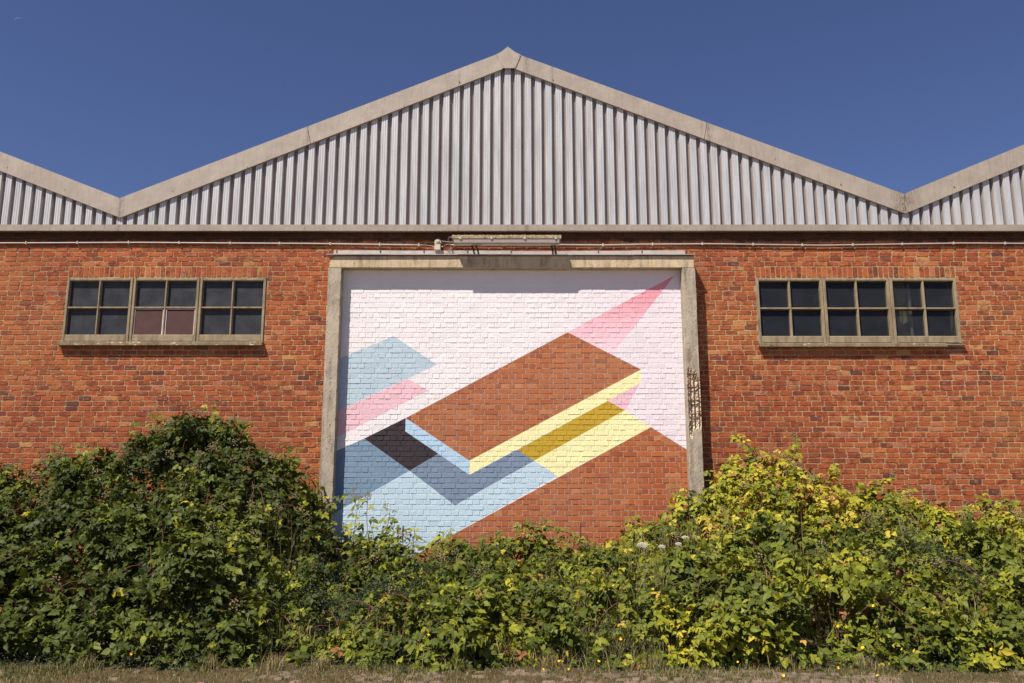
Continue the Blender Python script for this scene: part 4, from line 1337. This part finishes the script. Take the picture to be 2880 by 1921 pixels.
dock(1134, 1480, -1.2, .15, -.02, 'thin upright seed spike before the pale blue paint')
dock(1738, 1516, -1.9, .30, .03, 'dark seed spike left of the white flower heads')
dock(1842, 1478, -1.5, .35, .02, 'brown seed spike among yellow leaves behind the white flower heads')
dock(1560, 1560, -2.2, .3, .03, 'brown seed spike in the dry grass below the mural')
dock(1905, 1460, -1.6, .4, -.05, 'brown seed spike close to the right concrete post')

# --- white umbels
def umbel(px_, py_, wpx, yy, label, dry=False):
    p = W3(px_, py_, yy); s_ = wpx/2400*(CAM_D + yy)/2
    e = empty('wild_carrot', (p.x, yy, 0)); tag(e, label, 'flower', 'white umbel flowers by the right post')
    m_ = MB(); m_.tube([(.03, .02, p.z*.4), (.01, .01, p.z*.75), (0, 0, p.z - s_*.7)], .003, 4)
    r = random.Random(int(px_)); fl = MB()
    for k in range(46):
        rr_ = s_*math.sqrt((k+.5)/46); a = k*2.4
        q = (math.cos(a)*rr_, math.sin(a)*rr_*.9 , p.z + .30*s_*(1-(rr_/s_)**2) + math.sin(a)*rr_*.42)
        fl.blob(q, s_*.15*r.uniform(.8, 1.15), 0, (1, 1, .7))
        if k % 3 == 0: m_.add([(0, 0, p.z - s_*.7), (.002, 0, p.z - s_*.7), q], [(0, 1, 2)])
    m_.build('stem', M['stalk'], e); fl.build('flower_head', M['drystem'] if dry else M['white'], e)
umbel(1807, 1534, 30, -2.9, 'largest white flower head, furthest left of the group')
umbel(1862, 1538, 20, -2.85, 'flat white flower head just right of the largest one')
umbel(1909, 1531, 20, -2.85, 'flat white flower head in the middle of the group')
umbel(1928, 1513, 21, -2.85, 'topmost white flower head of the group')
umbel(1953, 1509, 16, -2.85, 'faded beige flower head beside the topmost white one', True)
umbel(1986, 1533, 14, -2.85, 'small white flower head furthest right of the group')
umbel(1979, 1559, 20, -2.85, 'lowest white flower head at the right of the group')
umbel(1945, 1553, 12, -2.85, 'smallest white flower head between the two lower ones')

# --- buttercups
bm = MB(); bm.tube([(0, 0, -.12), (.004, 0, -.05), (0, 0, 0)], .0013, 3)
bme = bm.mesh('stem'); bme.materials.append(M['stalk'])
fm = MB()
for k in range(5):
    a = k*2*math.pi/5; c, s = math.cos(a), math.sin(a)
    fm.add([(0, 0, 0), (c*.008 - s*.006, s*.008 + c*.006, .004), (c*.014, s*.014, .007), (c*.008 + s*.006, s*.008 - c*.006, .004)], [(0, 3, 2, 1)])
fme = fm.mesh('flower_head'); fme.materials.append(M['yellow'])
bc = [(105,1815),(370,1842),(488,1812),(508,1818),(590,1817),(690,1817),(828,1738),(1205,1788),(1415,1802),(1566,1842),(1526,1885),(1573,1862),(1581,1862),(1570,1881),(1598,1884),(1671,1866),(1682,1862),(1701,1863),(1666,1890),(1743,1799),(1859,1796),(1724,1648),(1690,1800),(2073,1864),(2110,1811),
      (2378,1797),(2420,1812),(2423,1824),(2428,1831),(2443,1830),(2534,1828),(2544,1837),(2596,1797),(2610,1799),(2454,1706),(2569,1712),(2588,1736),(2340,1790),(2355,1763),(2375,1775),(2344,1875),(2353,1880),(2378,1891),(2465,1902),(2785,1829),(2793,1857),(2738,1862),(1815,1610),(1835,1660),(2160,1640),(2200,1902)]
for k, (a, b_) in enumerate(bc):
    # find the depth where this line of sight meets the growth
    yy = -1.2
    for q in range(80):
        y_ = -FRONT - 1.0 + q*.055
        x_, z_ = P(a, b_, y_)
        if z_ <= float(Hf(np.array([x_]), np.array([y_]))[0]) + .05 or z_ < .08: yy = y_; break
    x_, z_ = P(a, b_, yy); z_ = max(z_, .05)
    o = bpy.data.objects.new('buttercup', fme); COL.objects.link(o); o.location = (x_, yy - .03, z_ + .01)
    o.rotation_euler = (.7 + random.uniform(-.4, .4), random.uniform(-.4, .4), random.uniform(0, 6)); s_ = random.uniform(.9, 1.5); o.scale = (s_, s_, s_)
    zone_l = 'in the dark growth at the left front' if a < 900 else ('in the dry grass at the middle front' if a < 1760 else ('in the weeds right of the middle, near the path' if a < 2250 else 'among the leaves and grass at the right front'))
    tag(o, 'small yellow buttercup flower ' + zone_l, 'flower', 'buttercups in the weeds')
    c = bpy.data.objects.new('stem', bme); COL.objects.link(c); c.parent = o

# --- paving stones along the front
sm = []
for s in range(8):
    r = random.Random(s + 40); m_ = MB(); w, d_ = .115*r.uniform(.8, 1.2), .105*r.uniform(.8, 1.2)
    n = 9; lo, hi, tp = [], [], []
    for k in range(n):
        a = 2*math.pi*k/n + .2; q = 1/max(abs(math.cos(a)), abs(math.sin(a)))**.75
        rx, ry = math.cos(a)*q*w/2*r.uniform(.88, 1.05), math.sin(a)*q*d_/2*r.uniform(.88, 1.05)
        lo.append((rx*1.02, ry*1.02, -.05)); hi.append((rx, ry, .008)); tp.append((rx*.8, ry*.8, .022 + r.uniform(-.003, .003)))
    vs = lo + hi + tp
    fs = [tuple(2*n + k for k in range(n))]
    for l in (0, 1):
        for k in range(n): fs.append((l*n+k, l*n+(k+1) % n, (l+1)*n+(k+1) % n, (l+1)*n+k))
    m_.add(vs, fs); me = m_.mesh('paving_stone'); me.materials.append(M['stone']); sm.append(me)
cnt = 0
for rI in range(9):
    yy = -4.85 - rI*.125
    xx = -5.3 + (rI % 2)*.06
    while xx < 5.3:
        cov = vnoise(np.array([xx]), np.array([yy]), 1.6)[0]*1.3 + vnoise(np.array([xx]), np.array([yy]), 5.)[0]*.8
        if cov > .02 - .015*rI and random.random() < .8 and cnt < 300 and abs(xx) < .61*(CAM_D + yy):
            o = bpy.data.objects.new('paving_stone', random.choice(sm)); COL.objects.link(o); o.parent = ground
            o.location = (xx + random.uniform(-.01, .01), yy + random.uniform(-.01, .01), -.007 + random.uniform(-.010, .006)); s_ = random.uniform(.8, 1.12); o.scale = (s_*random.uniform(.9, 1.3), s_, 1); o.rotation_euler = (random.uniform(-.08, .08), random.uniform(-.08, .08), random.uniform(-.3, .3) + random.choice((0, math.pi)))
            o.color = (random.uniform(.02, 1), 0, 0, 1); cnt += 1
        xx += .128
print('stones', cnt, 'objects', len(bpy.data.objects), 'tris', sum(len(m.loop_triangles) if False else len(m.polygons) for m in bpy.data.meshes))
